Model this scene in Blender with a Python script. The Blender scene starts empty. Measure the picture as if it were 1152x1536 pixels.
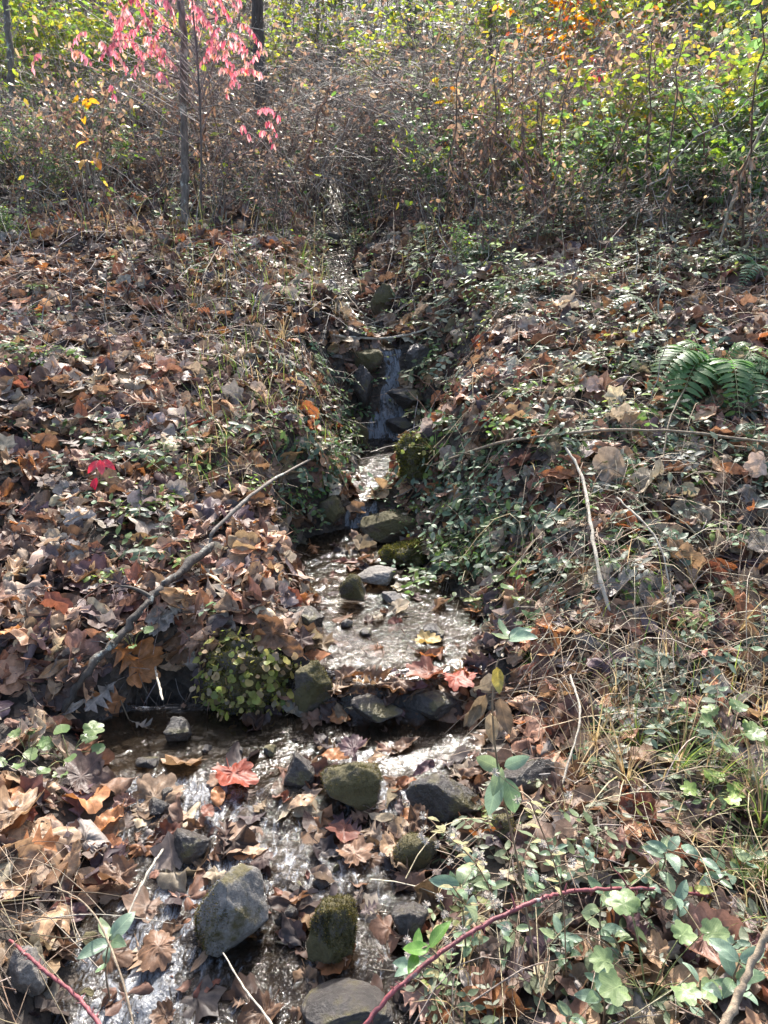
import bpy, bmesh, math, random
import numpy as np
from mathutils import Vector, Matrix

R = np.random.RandomState(11)
random.seed(11)
PI = math.pi
SC = bpy.context.scene
COL = SC.collection

# ------------------------------------------------------------------ camera model
CAMZ = 1.5
CP, SP = math.cos(math.radians(17)), math.sin(math.radians(17))
K = 0.6656 / 768

def ray(px, py):
    X = (px - 576) * K; Z = (768 - py) * K
    return np.array([X, CP + Z * SP, -SP + Z * CP])

def proj(p):
    dz = p[2] - CAMZ
    dep = p[1] * CP - dz * SP
    up = p[1] * SP + dz * CP
    dep = max(dep, 1e-3)
    return 576 + p[0] / dep / K, 768 - up / dep / K

def P(px, py, y):
    d = ray(px, py)
    return np.array([d[0], d[1], d[2]]) * (y / d[1]) + np.array([0, 0, CAMZ])

def depth_of(p):
    return p[1] * CP - (p[2] - CAMZ) * SP

# ------------------------------------------------------------------ noise
_T = R.rand(256, 256) * 2 - 1
def vn(x, y):
    ix = np.floor(x).astype(int); iy = np.floor(y).astype(int)
    fx = x - ix; fy = y - iy
    fx = fx * fx * (3 - 2 * fx); fy = fy * fy * (3 - 2 * fy)
    a = _T[ix & 255, iy & 255]; b = _T[(ix + 1) & 255, iy & 255]
    c = _T[ix & 255, (iy + 1) & 255]; d = _T[(ix + 1) & 255, (iy + 1) & 255]
    return (a * (1 - fx) + b * fx) * (1 - fy) + (c * (1 - fx) + d * fx) * fy

def fbm(x, y, o=3):
    s = 0; a = 1.0
    for i in range(o):
        s = s + a * vn(x * 2 ** i + 17.3 * i, y * 2 ** i + 5.1 * i); a *= .5
    return s

def sstep(a, b, x):
    t = np.clip((x - a) / (b - a), 0, 1)
    return t * t * (3 - 2 * t)

# ------------------------------------------------------------------ terrain: stream bed between two banks on a hillside
# (y, photo x of the centre, half width in photo pixels, water level)
CH = [(-3, 300, 420, -.30), (0.6, 320, 330, -.12), (1.0, 335, 280, -.08), (1.4, 360, 255, -.05), (1.7, 385, 245, -.02), (1.95, 420, 275, 0.0),
      (2.3, 430, 285, .01), (2.43, 432, 288, .012), (2.52, 590, 118, .13), (2.8, 600, 128, .135), (3.1, 588, 108, .14),
      (3.5, 545, 95, .16), (3.8, 525, 70, .18), (3.95, 535, 30, .20), (4.03, 540, 17, .33), (4.3, 555, 36, .37),
      (4.7, 566, 42, .41), (5.1, 580, 36, .45), (5.18, 578, 18, .60), (5.28, 588, 18, .70), (5.36, 592, 17, .80),
      (5.46, 585, 13, 1.02), (5.8, 560, 18, 1.07), (5.95, 532, 18, 1.16), (6.4, 515, 22, 1.31), (6.5, 515, 18, 1.38), (7.2, 508, 20, 1.58),
      (7.35, 505, 14, 1.68), (8.3, 505, 13, 1.98), (8.5, 503, 11, 2.12), (9.5, 500, 14, 2.5), (11, 500, 8, 3.1)]
YS = np.array([c[0] for c in CH]); ZW = np.array([c[3] for c in CH])
_dep = np.maximum(YS, .5) * CP - (ZW - CAMZ) * SP
XC = np.array([(c[1] - 576) * K for c in CH]) * _dep
HW = np.array([c[2] * K for c in CH]) * _dep
LB = np.array([(-3, .0), (.5, .05), (1.2, .07), (1.8, .12), (2.3, .22), (2.6, .33), (3.0, .40), (3.5, .55), (4.3, .82), (5.1, 1.07), (5.6, 1.3),
               (6.2, 1.52), (7.2, 1.85), (8.3, 2.25), (11, 3.25), (15, 5.4), (22, 8.7), (60, 19)])
RB = np.array([(-3, .0), (.5, .06), (1.2, .10), (1.6, .13), (2.0, .17), (2.3, .24), (2.6, .38), (3.0, .55), (3.5, .78), (4, .95), (4.6, 1.14),
               (5.2, 1.34), (6, 1.58), (7, 1.9), (8.3, 2.35), (11, 3.35), (15, 5.5), (22, 8.8), (60, 19)])

def chan(y):
    return np.interp(y, YS, XC), np.interp(y, YS, HW), np.interp(y, YS, ZW)

def warp(x, y):
    return y + (.16 * fbm(x * 2.6 + 2, 0 * x + .5, 2) + .05 * fbm(x * 11, 0 * x + 3.5, 2)) * np.exp(-((y - 2.48) / .3) ** 2)

def H(x, y):
    x = np.asarray(x, float); y = np.asarray(y, float)
    xc, hw, zw = chan(warp(x, y))
    wig = .05 * fbm(x * 3 + 9, y * 3, 2)
    e = np.abs(x - xc) - hw + wig
    left = x < xc
    zb = np.where(left, np.interp(y, LB[:, 0], LB[:, 1]), np.interp(y, RB[:, 0], RB[:, 1]))
    zb = zb + np.where(left, .09, .10) * np.clip(e - .3, 0, 4)
    bw = np.where(left, .24, .58) + .06 * np.clip(y - 3, 0, 6)
    bw = np.where((y < 2.0) & ~left, .55, bw)
    fade = sstep(9, 11, y)
    t = sstep(0, 1, e / bw) ** .75
    t = np.maximum(t, fade)
    dep = np.where(y < 2.1, .035, .06)
    bed = zw - .006 - dep * sstep(0, .14, -e)
    g = np.where(e < 0, bed, zw - .006 + (zb - zw) * t)
    g = np.where(fade > 0, g * (1 - fade) + zb * fade, g)
    amp = .15 + .85 * t
    g = g + .10 * fbm(x * .9 + 3, y * .9, 2) * t + .03 * fbm(x * 4, y * 4 + 7, 2) * amp + .011 * fbm(x * 17, y * 17, 2) * (.5 + .5 * t)
    return g

def Hn(x, y, d=.03):
    nx = -(H(x + d, y) - H(x - d, y)) / (2 * d); ny = -(H(x, y + d) - H(x, y - d)) / (2 * d)
    n = np.stack([nx, ny, np.ones_like(nx)], -1)
    return n / np.linalg.norm(n, axis=-1, keepdims=True)

def edge(x, y):
    xc, hw, zw = chan(warp(x, y))
    return np.abs(x - xc) - hw + .05 * fbm(x * 3 + 9, y * 3, 2)

_ts = np.geomspace(.6, 60, 5000)
def at(px, py, dz=0.0, water=True):
    d = ray(px, py)
    p = d[None] * _ts[:, None]; p[:, 2] += CAMZ
    h = H(p[:, 0], p[:, 1])
    if water:
        w = np.where(edge(p[:, 0], p[:, 1]) < 0, chan(warp(p[:, 0], p[:, 1]))[2], -9)
        h = np.maximum(h, w)
    hit = np.argmax(p[:, 2] < h)
    q = p[hit].copy(); q[2] = h[hit] + dz
    return q

# ------------------------------------------------------------------ mesh helpers
class Geo:
    def __init__(self):
        self.V = []; self.F = []; self.U = []; self.T = []; self.M = []; self.n = 0
    def add(self, V, F, U=None, tint=None, mi=0):
        V = np.asarray(V, float); F = np.asarray(F, int)
        k = len(V)
        self.V.append(V); self.F.append(F + self.n)
        self.U.append(np.zeros((k, 2)) if U is None else U)
        if tint is None: tint = (1, 1, 1)
        tint = np.asarray(tint, float)
        self.T.append(np.broadcast_to(tint, (k, 3)) if tint.ndim == 1 else tint)
        self.M.append(np.full(len(F), mi, int)); self.n += k
    def inst(self, tm, pos, mats, tint, mi=0):
        N = len(pos)
        if N == 0: return
        tv, tf, tu = tm
        V = np.einsum('nij,kj->nki', mats, tv) + pos[:, None]
        F = tf[None] + (np.arange(N) * len(tv))[:, None, None]
        self.add(V.reshape(-1, 3), F.reshape(-1, 3), np.tile(tu, (N, 1)), np.repeat(tint, len(tv), 0), mi)
    def tubes(self, Pt, Rd, sides=3, tint=None, mi=0):
        N, k = Pt.shape[:2]
        if N == 0: return
        tg = np.gradient(Pt, axis=1); tg /= np.linalg.norm(tg, axis=2, keepdims=True) + 1e-9
        ref = np.where(np.abs(tg[..., 2:3]) > .9, np.array([1., 0, 0]), np.array([0., 0, 1]))
        s = np.cross(tg, ref); s /= np.linalg.norm(s, axis=2, keepdims=True) + 1e-9
        u = np.cross(s, tg)
        an = np.arange(sides) * 2 * PI / sides
        V = Pt[:, :, None] + Rd[:, :, None, None] * (np.cos(an)[:, None] * s[:, :, None] + np.sin(an)[:, None] * u[:, :, None])
        i = np.arange(k - 1)[:, None] * sides; j = np.arange(sides)[None]; j2 = (j + 1) % sides
        a = (i + j).ravel(); b = (i + j2).ravel(); c = (i + sides + j2).ravel(); d = (i + sides + j).ravel()
        F = np.concatenate([np.stack([a, b, c], 1), np.stack([a, c, d], 1)])
        F = (F[None] + (np.arange(N) * k * sides)[:, None, None]).reshape(-1, 3)
        uv = np.zeros((N, k, sides, 2)); uv[..., 0] = np.linspace(0, 1, k)[None, :, None]; uv[..., 1] = an[None, None] / 6.28
        if tint is not None and np.ndim(tint) == 2: tint = np.repeat(tint, k * sides, 0)
        self.add(V.reshape(-1, 3), F, uv.reshape(-1, 2), tint, mi)
    def mesh(self, name, mats, smooth=True):
        V = np.concatenate(self.V); F = np.concatenate(self.F); U = np.concatenate(self.U); T = np.concatenate(self.T); M = np.concatenate(self.M)
        me = bpy.data.meshes.new(name)
        me.vertices.add(len(V)); me.vertices.foreach_set('co', V.astype(np.float32).ravel())
        me.loops.add(len(F) * 3); me.loops.foreach_set('vertex_index', F.astype(np.int32).ravel())
        me.polygons.add(len(F)); me.polygons.foreach_set('loop_start', np.arange(len(F), dtype=np.int32) * 3)
        me.polygons.foreach_set('loop_total', np.full(len(F), 3, np.int32))
        for m in mats: me.materials.append(m)
        me.polygons.foreach_set('material_index', M.astype(np.int32))
        uvl = me.uv_layers.new(name='UVMap'); uvl.data.foreach_set('uv', U[F.ravel()].astype(np.float32).ravel())
        ca = me.color_attributes.new('tint', 'FLOAT_COLOR', 'POINT')
        ca.data.foreach_set('color', np.concatenate([T, np.ones((len(T), 1))], 1).astype(np.float32).ravel())
        me.update(); me.validate()
        if smooth: me.polygons.foreach_set('use_smooth', np.ones(len(F), bool))
        return me
    def build(self, name, mats, parent=None, smooth=True):
        if not isinstance(mats, (list, tuple)): mats = [mats]
        o = bpy.data.objects.new(name, self.mesh(name, mats, smooth)); COL.objects.link(o)
        if parent: o.parent = parent
        return o

LABELED = []
def tag(o, label, cat, group=None, place=False):
    o['label'] = label; o['category'] = cat
    if group: o['group'] = group
    if place: LABELED.append((o, label))
    return o

def empty(name, loc=(0, 0, 0), label=None, cat=None, group=None, place=False):
    o = bpy.data.objects.new(name, None); COL.objects.link(o); o.location = loc
    o.empty_display_size = .05
    if label: tag(o, label, cat, group, place)
    return o

def dup(root, loc, rot, sc, label, group=None, place=True):
    r = root.copy(); COL.objects.link(r); r.location = loc; r.rotation_euler = rot
    r.scale = (sc, sc, sc) if np.isscalar(sc) else sc
    for ch in list(root.children):
        c = ch.copy(); COL.objects.link(c); c.parent = r
    r['label'] = label
    if group: r['group'] = group
    if place: LABELED.append((r, label))
    return r

def basis(n, yaw, scale):
    """(N,3) normals, (N,) yaw, (N,) or (N,3) scale -> (N,3,3)"""
    t = np.stack([np.cos(yaw), np.sin(yaw), np.zeros_like(yaw)], -1)
    t = t - n * np.sum(t * n, -1, keepdims=True); t /= np.linalg.norm(t, axis=-1, keepdims=True) + 1e-9
    b = np.cross(n, t)
    m = np.stack([t, b, n], -1)
    if np.ndim(scale) == 1: return m * scale[:, None, None]
    return m * scale[:, None, :]

def jitter(n, amt):
    v = n + R.normal(0, 1, n.shape) * (amt[:, None] if np.ndim(amt) else amt)
    v = np.where(v[:, 2:3] < .05, v * np.array([1, 1, -1]) + np.array([0, 0, .1]), v)
    return v / np.linalg.norm(v, axis=1, keepdims=True)

def spline(pts, n):
    pts = np.asarray(pts, float)
    if len(pts) == 2: return pts[0] + (pts[1] - pts[0]) * np.linspace(0, 1, n)[:, None]
    ext = np.concatenate([[2 * pts[0] - pts[1]], pts, [2 * pts[-1] - pts[-2]]])
    s = np.linspace(0, len(pts) - 1 - 1e-6, n); i = s.astype(int); f = (s - i)[:, None]
    a, b, c, d = ext[i], ext[i + 1], ext[i + 2], ext[i + 3]
    return .5 * (2 * b + (c - a) * f + (2 * a - 5 * b + 4 * c - d) * f ** 2 + (3 * b - a - 3 * c + d) * f ** 3)

# ------------------------------------------------------------------ leaf templates (unit length along +x)
def strip_leaf(xs, ws, fwd=None, cols=(-1, -.5, 0, .5, 1)):
    xs = np.array(xs, float); ws = np.array(ws, float)
    fwd = np.zeros_like(xs) if fwd is None else np.array(fwd, float)
    c = np.array(cols, float)
    X = xs[:, None] + fwd[:, None] * np.abs(c)[None]; Y = ws[:, None] * c[None]
    V = np.stack([X, Y, 0 * X], -1).reshape(-1, 3)
    k = len(c); F = []
    for i in range(len(xs) - 1):
        for j in range(k - 1):
            a = i * k + j; F += [(a, a + k, a + k + 1), (a, a + k + 1, a + 1)]
    return V, np.array(F), V[:, :2].copy()

def oval_leaf(w=.24, n=7, pointy=.8, cols=(-1, -.5, 0, .5, 1), serr=0.0):
    t = np.linspace(0, 1, n)
    ws = w * np.sin(PI * t ** pointy) ** .8 * (1 - .2 * t)
    ws = ws * (1 + serr * (np.arange(n) % 2 - .5)); ws[0] = .012; ws[-1] = .004
    return strip_leaf(t, ws, None, cols)

def oak_leaf():
    xs = [0, .12, .2, .28, .4, .48, .6, .68, .8, .88, .94, 1]
    ws = [.01, .03, .2, .05, .36, .07, .40, .08, .25, .06, .06, .004]
    fw = [0, 0, .06, 0, .08, 0, .1, 0, .09, 0, 0, 0]
    return strip_leaf(xs, ws, fw)

def palm_leaf(teeth=.06, rings=(.3, .65, 1.0), deep=1.0, fs=(0, .5)):
    tips = [(0, .62), (27, .40 + .07 / deep), (56, .60), (84, .34 + .10 / deep), (110, .50), (138, .30 + .08 / deep), (164, .38), (180, .24)]
    ang = []; rad = []
    for (a0, r0), (a1, r1) in zip(tips[:-1], tips[1:]):
        for f in fs:
            ang.append(a0 + (a1 - a0) * f)
            rr = r0 + (r1 - r0) * f
            rad.append(rr * (1 - (.07 * (deep - 1) if f else 0)) + (teeth * (.5 if f > .45 else -.35) if f else 0))
    ang.append(180); rad.append(.26)
    ang = np.radians(np.array(ang)); rad = np.array(rad)
    A = np.concatenate([ang, -ang[1:-1][::-1]]); Rr = np.concatenate([rad, rad[1:-1][::-1]])
    N = len(A); c = np.array([.36, 0])
    V = [[c[0], 0, 0]]
    for q in rings:
        V += [[c[0] + q * r * math.cos(a), q * r * math.sin(a), 0] for a, r in zip(A, Rr)]
    F = []
    for j in range(N):
        F.append((0, 1 + j, 1 + (j + 1) % N))
        for q in range(len(rings) - 1):
            a = 1 + q * N + j; b = 1 + q * N + (j + 1) % N
            F += [(a, a + N, b + N), (a, b + N, b)]
    V = np.array(V); return V, np.array(F), V[:, :2].copy()

def bend(tm, cross, along, wav, seed, twist=0.0, stalk=0.0):
    V, F, U = tm[0].copy(), tm[1], tm[2].copy()
    rs = np.random.RandomState(seed)
    x, y, z = V[:, 0].copy(), V[:, 1].copy(), V[:, 2].copy()
    r = np.hypot(x - .4, y); th = np.arctan2(y, x - .4)
    z = wav * r * (np.sin(3 * th + rs.rand() * 6) + .7 * np.sin(5 * th + rs.rand() * 6)) + wav * .25 * np.sin(17 * x + rs.rand() * 6) * np.sin(15 * y + rs.rand() * 6)
    z += wav * .10 * rs.normal(0, 1, len(x))
    if abs(cross) > 1e-3:
        a = y * cross * 2; y2 = np.sin(a) / (cross * 2); z = z * np.cos(a) + (1 - np.cos(a)) / (cross * 2); y = y2
    if abs(along) > 1e-3:
        a = (x - .45) * along * 2; x2 = .45 + (np.sin(a) / (along * 2)) * (1 - 0) - z * np.sin(a); z = z * np.cos(a) + (1 - np.cos(a)) / (along * 2); x = x2
    if twist:
        a = (x - .4) * twist; y, z = y * np.cos(a) - z * np.sin(a), y * np.sin(a) + z * np.cos(a)
    V = np.stack([x, y, z], 1)
    if stalk:
        b = V[np.argmin(U[:, 0] + 10 * np.abs(U[:, 1]))]
        n = len(V)
        e = b + np.array([-stalk, rs.uniform(-.1, .1), rs.uniform(0, .12)])
        w = .011
        V = np.concatenate([V, [b + [0, w, 0], b - [0, w, 0], e + [0, w, 0], e - [0, w, 0], b + [0, 0, w], e + [0, 0, w]]])
        F = np.concatenate([F, [(n, n + 1, n + 3), (n, n + 3, n + 2), (n, n + 2, n + 5), (n, n + 5, n + 4), (n + 1, n + 4, n + 5), (n + 1, n + 5, n + 3)]])
        U = np.concatenate([U, np.zeros((6, 2))])
    return V, F, U

OV = oval_leaf(.25, 9, .85, serr=.06); NARROW = oval_leaf(.15, 8, .8); OAK = oak_leaf(); PALM = palm_leaf(); PALMD = palm_leaf(.03, deep=2.2)
LITTER = []   # (template, material index)  0 pinnate veins 1 palmate veins
for s in range(9):
    rs = np.random.RandomState(s)
    c = rs.uniform(-2.2, 2.6); a = rs.uniform(-1.2, 1.2); w = rs.uniform(.08, .26)
    LITTER += [(bend(OV, c, a, w, s, rs.uniform(-1, 1), .15), 0), (bend(PALM, c * .8, a, w * 1.3, s + 50, rs.uniform(-.8, .8), .3), 1)]
    if s < 5: LITTER += [(bend(OAK, c * .6, a, w, s + 90, 0, .12), 0), (bend(PALMD, c * .5, a * .7, w * .8, s + 120, 0, .25), 1), (bend(NARROW, c * 1.3, a, w, s + 170, rs.uniform(-1, 1), .1), 0)]
SMALL = [bend(oval_leaf(.27, 5, .9, (-1, 0, 1)), c, a, .05, i) for i, (c, a) in enumerate([(.9, .3), (.5, -.4), (1.5, .1), (-.4, -.5)])]
TINY = [bend(oval_leaf(.26, 4, .9, (-1, 0, 1)), .9, .2, .02, 3), bend(oval_leaf(.2, 4, .9, (-1, 0, 1)), .5, -.4, .02, 4)]
# ------------------------------------------------------------------ materials
def new_mat(name):
    m = bpy.data.materials.new(name); m.use_nodes = True
    nt = m.node_tree; nt.nodes.clear()
    return m, nt, nt.nodes, nt.links

def nd(N, t, **kw):
    n = N.new(t)
    for k, v in kw.items():
        if k in n.inputs.keys(): n.inputs[k].default_value = v
        else: setattr(n, k, v)
    return n

def math_(N, L, op, a, b=None, clamp=False):
    n = N.new('ShaderNodeMath'); n.operation = op; n.use_clamp = clamp
    for i, v in enumerate((a, b)):
        if v is None: continue
        if hasattr(v, 'default_value') or hasattr(v, 'is_linked'): L.new(v, n.inputs[i])
        else: n.inputs[i].default_value = v
    return n.outputs[0]

def mixc(N, L, fac, a, b, mode='MIX'):
    n = N.new('ShaderNodeMix'); n.data_type = 'RGBA'; n.blend_type = mode
    for i, v in ((0, fac), (6, a), (7, b)):
        if hasattr(v, 'is_linked'): L.new(v, n.inputs[i])
        elif i == 0: n.inputs[0].default_value = v
        else: n.inputs[i].default_value = (*v, 1) if len(v) == 3 else v
    return n.outputs[2]

def leaf_mat(name, src, veins, rough=.42, trans=.25, spec=.5, mottle=.5, under=1.15):
    m, nt, N, L = new_mat(name)
    if src == 'obj': col = nd(N, 'ShaderNodeObjectInfo').outputs['Color']
    else: col = nd(N, 'ShaderNodeAttribute', attribute_name='tint').outputs['Color']
    geo = nd(N, 'ShaderNodeNewGeometry')
    tc = nd(N, 'ShaderNodeTexCoord')
    no = nd(N, 'ShaderNodeTexNoise', Scale=38.0, Detail=4.0, Roughness=.65)
    L.new(geo.outputs['Position'], no.inputs['Vector'])
    mr = nd(N, 'ShaderNodeMapRange'); mr.inputs[1].default_value = .3; mr.inputs[2].default_value = .75
    mr.inputs[3].default_value = 1 - mottle; mr.inputs[4].default_value = 1 + mottle * .55
    L.new(no.outputs['Fac'], mr.inputs[0])
    c2 = mixc(N, L, 1.0, col, mr.outputs[0], 'MULTIPLY')
    bump_h = no.outputs['Fac']
    if veins:
        uv = nd(N, 'ShaderNodeSeparateXYZ'); L.new(tc.outputs['UV'], uv.inputs[0])
        u, v = uv.outputs[0], uv.outputs[1]
        av = math_(N, L, 'ABSOLUTE', v)
        mid = math_(N, L, 'LESS_THAN', av, .013)
        if veins == 'pinnate':
            s = math_(N, L, 'SUBTRACT', u, math_(N, L, 'MULTIPLY', av, .9))
            f = math_(N, L, 'ABSOLUTE', math_(N, L, 'SUBTRACT', math_(N, L, 'FRACT', math_(N, L, 'MULTIPLY', s, 11.0)), .5))
            side = math_(N, L, 'MULTIPLY', math_(N, L, 'LESS_THAN', f, .08), .6)
        else:
            ang = math_(N, L, 'ARCTAN2', v, math_(N, L, 'SUBTRACT', u, .06))
            f = math_(N, L, 'ABSOLUTE', math_(N, L, 'SUBTRACT', math_(N, L, 'FRACT', math_(N, L, 'ADD', math_(N, L, 'MULTIPLY', ang, 1.55), .5)), .5))
            rr = math_(N, L, 'SQRT', math_(N, L, 'ADD', math_(N, L, 'MULTIPLY', u, u), math_(N, L, 'MULTIPLY', v, v)))
            side = math_(N, L, 'MULTIPLY', math_(N, L, 'LESS_THAN', math_(N, L, 'MULTIPLY', f, rr), .008), .9)
            s2 = math_(N, L, 'FRACT', math_(N, L, 'MULTIPLY', math_(N, L, 'ADD', rr, math_(N, L, 'MULTIPLY', f, -.4)), 9.0))
            side = math_(N, L, 'MAXIMUM', side, math_(N, L, 'MULTIPLY', math_(N, L, 'LESS_THAN', s2, .1), .35))
        vein = math_(N, L, 'MAXIMUM', mid, side)
        c2 = mixc(N, L, math_(N, L, 'MULTIPLY', vein, .45), c2, mixc(N, L, 1.0, c2, (1.75, 1.65, 1.5), 'MULTIPLY'))
        bump_h = math_(N, L, 'ADD', math_(N, L, 'MULTIPLY', no.outputs['Fac'], .7), math_(N, L, 'MULTIPLY', vein, -.35))
    c3 = mixc(N, L, geo.outputs['Backfacing'], c2, mixc(N, L, 1.0, c2, (under, under, under * .97), 'MULTIPLY'))
    bp = nd(N, 'ShaderNodeBump', Strength=.45, Distance=.006); L.new(bump_h, bp.inputs['Height'])
    bs = nd(N, 'ShaderNodeBsdfPrincipled', Roughness=rough); bs.inputs['Specular IOR Level'].default_value = spec
    L.new(c3, bs.inputs['Base Color']); L.new(bp.outputs[0], bs.inputs['Normal'])
    tr = nd(N, 'ShaderNodeBsdfTranslucent')
    hs = nd(N, 'ShaderNodeHueSaturation', Saturation=1.1, Value=1.5); L.new(c3, hs.inputs['Color']); L.new(hs.outputs[0], tr.inputs['Color'])
    mx = nd(N, 'ShaderNodeMixShader'); mx.inputs[0].default_value = trans
    L.new(bs.outputs[0], mx.inputs[1]); L.new(tr.outputs[0], mx.inputs[2])
    out = nd(N, 'ShaderNodeOutputMaterial'); L.new(mx.outputs[0], out.inputs[0])
    return m

M_PIN = leaf_mat('dry_leaf_pinnate', 'tint', 'pinnate', .52, .2, .28)
M_PAL = leaf_mat('dry_leaf_palmate', 'tint', 'palmate', .52, .2, .28)
M_PINO = leaf_mat('dry_leaf_pinnate_single', 'obj', 'pinnate', .48, .2, .32)
M_PALO = leaf_mat('dry_leaf_palmate_single', 'obj', 'palmate', .48, .2, .32)
M_GRN = leaf_mat('green_leaf', 'tint', None, .46, .44, .35, .3, 1.25)
M_GRNV = leaf_mat('green_leaf_veined', 'tint', 'pinnate', .42, .34, .5, .25, 1.25)

def bark_mat(name, c1, c2, scale=30., lichen=0.0, rough=.8, tint=False, zs=.25):
    m, nt, N, L = new_mat(name)
    geo = nd(N, 'ShaderNodeTexCoord')
    mp = nd(N, 'ShaderNodeMapping'); mp.inputs['Scale'].default_value = (1, 1, zs); L.new(geo.outputs['Object'], mp.inputs[0])
    no = nd(N, 'ShaderNodeTexNoise', Scale=scale, Detail=6.0, Roughness=.7); L.new(mp.outputs[0], no.inputs['Vector'])
    rp = nd(N, 'ShaderNodeMapRange'); rp.inputs[1].default_value = .35; rp.inputs[2].default_value = .68; L.new(no.outputs['Fac'], rp.inputs[0])
    if tint:
        a = nd(N, 'ShaderNodeAttribute', attribute_name='tint').outputs['Color']
        col = mixc(N, L, rp.outputs[0], mixc(N, L, 1., a, (.6, .6, .6), 'MULTIPLY'), mixc(N, L, 1., a, (1.3, 1.3, 1.3), 'MULTIPLY'))
    else: col = mixc(N, L, rp.outputs[0], c1, c2)
    if lichen:
        n2 = nd(N, 'ShaderNodeTexNoise', Scale=9.0, Detail=5.0, Roughness=.7); L.new(geo.outputs['Object'], n2.inputs['Vector'])
        r2 = nd(N, 'ShaderNodeMapRange'); r2.inputs[1].default_value = .62 - lichen * .2; r2.inputs[2].default_value = .68 - lichen * .2; L.new(n2.outputs['Fac'], r2.inputs[0])
        col = mixc(N, L, r2.outputs[0], col, (.36, .38, .33))
    bp = nd(N, 'ShaderNodeBump', Strength=.6, Distance=.01); L.new(no.outputs['Fac'], bp.inputs['Height'])
    bs = nd(N, 'ShaderNodeBsdfPrincipled', Roughness=rough); L.new(col, bs.inputs['Base Color']); L.new(bp.outputs[0], bs.inputs['Normal'])
    out = nd(N, 'ShaderNodeOutputMaterial'); L.new(bs.outputs[0], out.inputs[0])
    return m

M_STEM = bark_mat('dry_stem', None, None, 60., 0, .6, True)
M_BARK = bark_mat('grey_bark', (.07, .06, .05), (.22, .19, .16), 45., .35)
M_DBARK = bark_mat('dark_bark', (.03, .025, .02), (.10, .08, .065), 40., .1)
M_STICK = bark_mat('weathered_stick', (.075, .062, .05), (.24, .205, .17), 60., .3)
M_LOG = bark_mat('rotten_branch', (.022, .018, .015), (.095, .078, .063), 40., .25)
M_PALE = bark_mat('bleached_stick', (.30, .26, .20), (.50, .45, .36), 60.)
M_CANE = bark_mat('red_cane', (.09, .02, .028), (.27, .07, .075), 28., .12, .5)
M_ROOT = bark_mat('root', (.12, .09, .06), (.32, .25, .17), 60.)

def rock_mat(name, c1, c2, moss=0.0, wet=False, mc=((.028, .024, .012), (.085, .072, .028))):
    m, nt, N, L = new_mat(name)
    tc = nd(N, 'ShaderNodeTexCoord'); geo = nd(N, 'ShaderNodeNewGeometry')
    n1 = nd(N, 'ShaderNodeTexNoise', Scale=7.0, Detail=8.0, Roughness=.7); L.new(tc.outputs['Object'], n1.inputs['Vector'])
    n2 = nd(N, 'ShaderNodeTexNoise', Scale=90.0, Detail=5.0, Roughness=.75); L.new(tc.outputs['Object'], n2.inputs['Vector'])
    r1 = nd(N, 'ShaderNodeMapRange'); r1.inputs[1].default_value = .35; r1.inputs[2].default_value = .68; L.new(n1.outputs['Fac'], r1.inputs[0])
    col = mixc(N, L, r1.outputs[0], c1, c2)
    r2 = nd(N, 'ShaderNodeMapRange'); r2.inputs[1].default_value = .3; r2.inputs[2].default_value = .7; r2.inputs[3].default_value = .55; r2.inputs[4].default_value = 1.35; L.new(n2.outputs['Fac'], r2.inputs[0])
    col = mixc(N, L, 1., col, r2.outputs[0], 'MULTIPLY')
    rough = .75
    hsum = math_(N, L, 'ADD', math_(N, L, 'MULTIPLY', n1.outputs['Fac'], .6), math_(N, L, 'MULTIPLY', n2.outputs['Fac'], .4))
    if moss:
        sx = nd(N, 'ShaderNodeSeparateXYZ'); L.new(geo.outputs['Normal'], sx.inputs[0])
        n3 = nd(N, 'ShaderNodeTexNoise', Scale=5.0, Detail=6.0, Roughness=.65); L.new(tc.outputs['Object'], n3.inputs['Vector'])
        s = math_(N, L, 'ADD', n3.outputs['Fac'], math_(N, L, 'MULTIPLY', sx.outputs[2], .15))
        r3 = nd(N, 'ShaderNodeMapRange'); r3.inputs[1].default_value = .78 - moss * .5; r3.inputs[2].default_value = .86 - moss * .5; L.new(s, r3.inputs[0])
        mcol = mixc(N, L, r2.outputs[0], mc[0], mc[1]); 
        col = mixc(N, L, r3.outputs[0], col, mcol)
    bp = nd(N, 'ShaderNodeBump', Strength=1., Distance=.02); L.new(hsum, bp.inputs['Height'])
    bs = nd(N, 'ShaderNodeBsdfPrincipled', Roughness=.3 if wet else .8)
    L.new(col, bs.inputs['Base Color']); L.new(bp.outputs[0], bs.inputs['Normal'])
    out = nd(N, 'ShaderNodeOutputMaterial'); L.new(bs.outputs[0], out.inputs[0])
    return m

M_ROCK = rock_mat('grey_stone', (.12, .11, .10), (.25, .23, .205), .0)
M_ROCKM = rock_mat('grey_stone_part_mossed', (.12, .113, .104), (.29, .275, .25), .42)
M_MOSSR = rock_mat('mossy_stone', (.05, .045, .04), (.15, .13, .105), .62)
M_WET = rock_mat('wet_dark_stone', (.03, .026, .023), (.085, .073, .065), .35, True)
M_BOULD = rock_mat('brown_flat_boulder', (.07, .055, .04), (.15, .12, .08), .6)
M_MOSS = leaf_mat('moss_blades', 'tint', None, .7, .3, .3, .3, 1.0)

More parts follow.
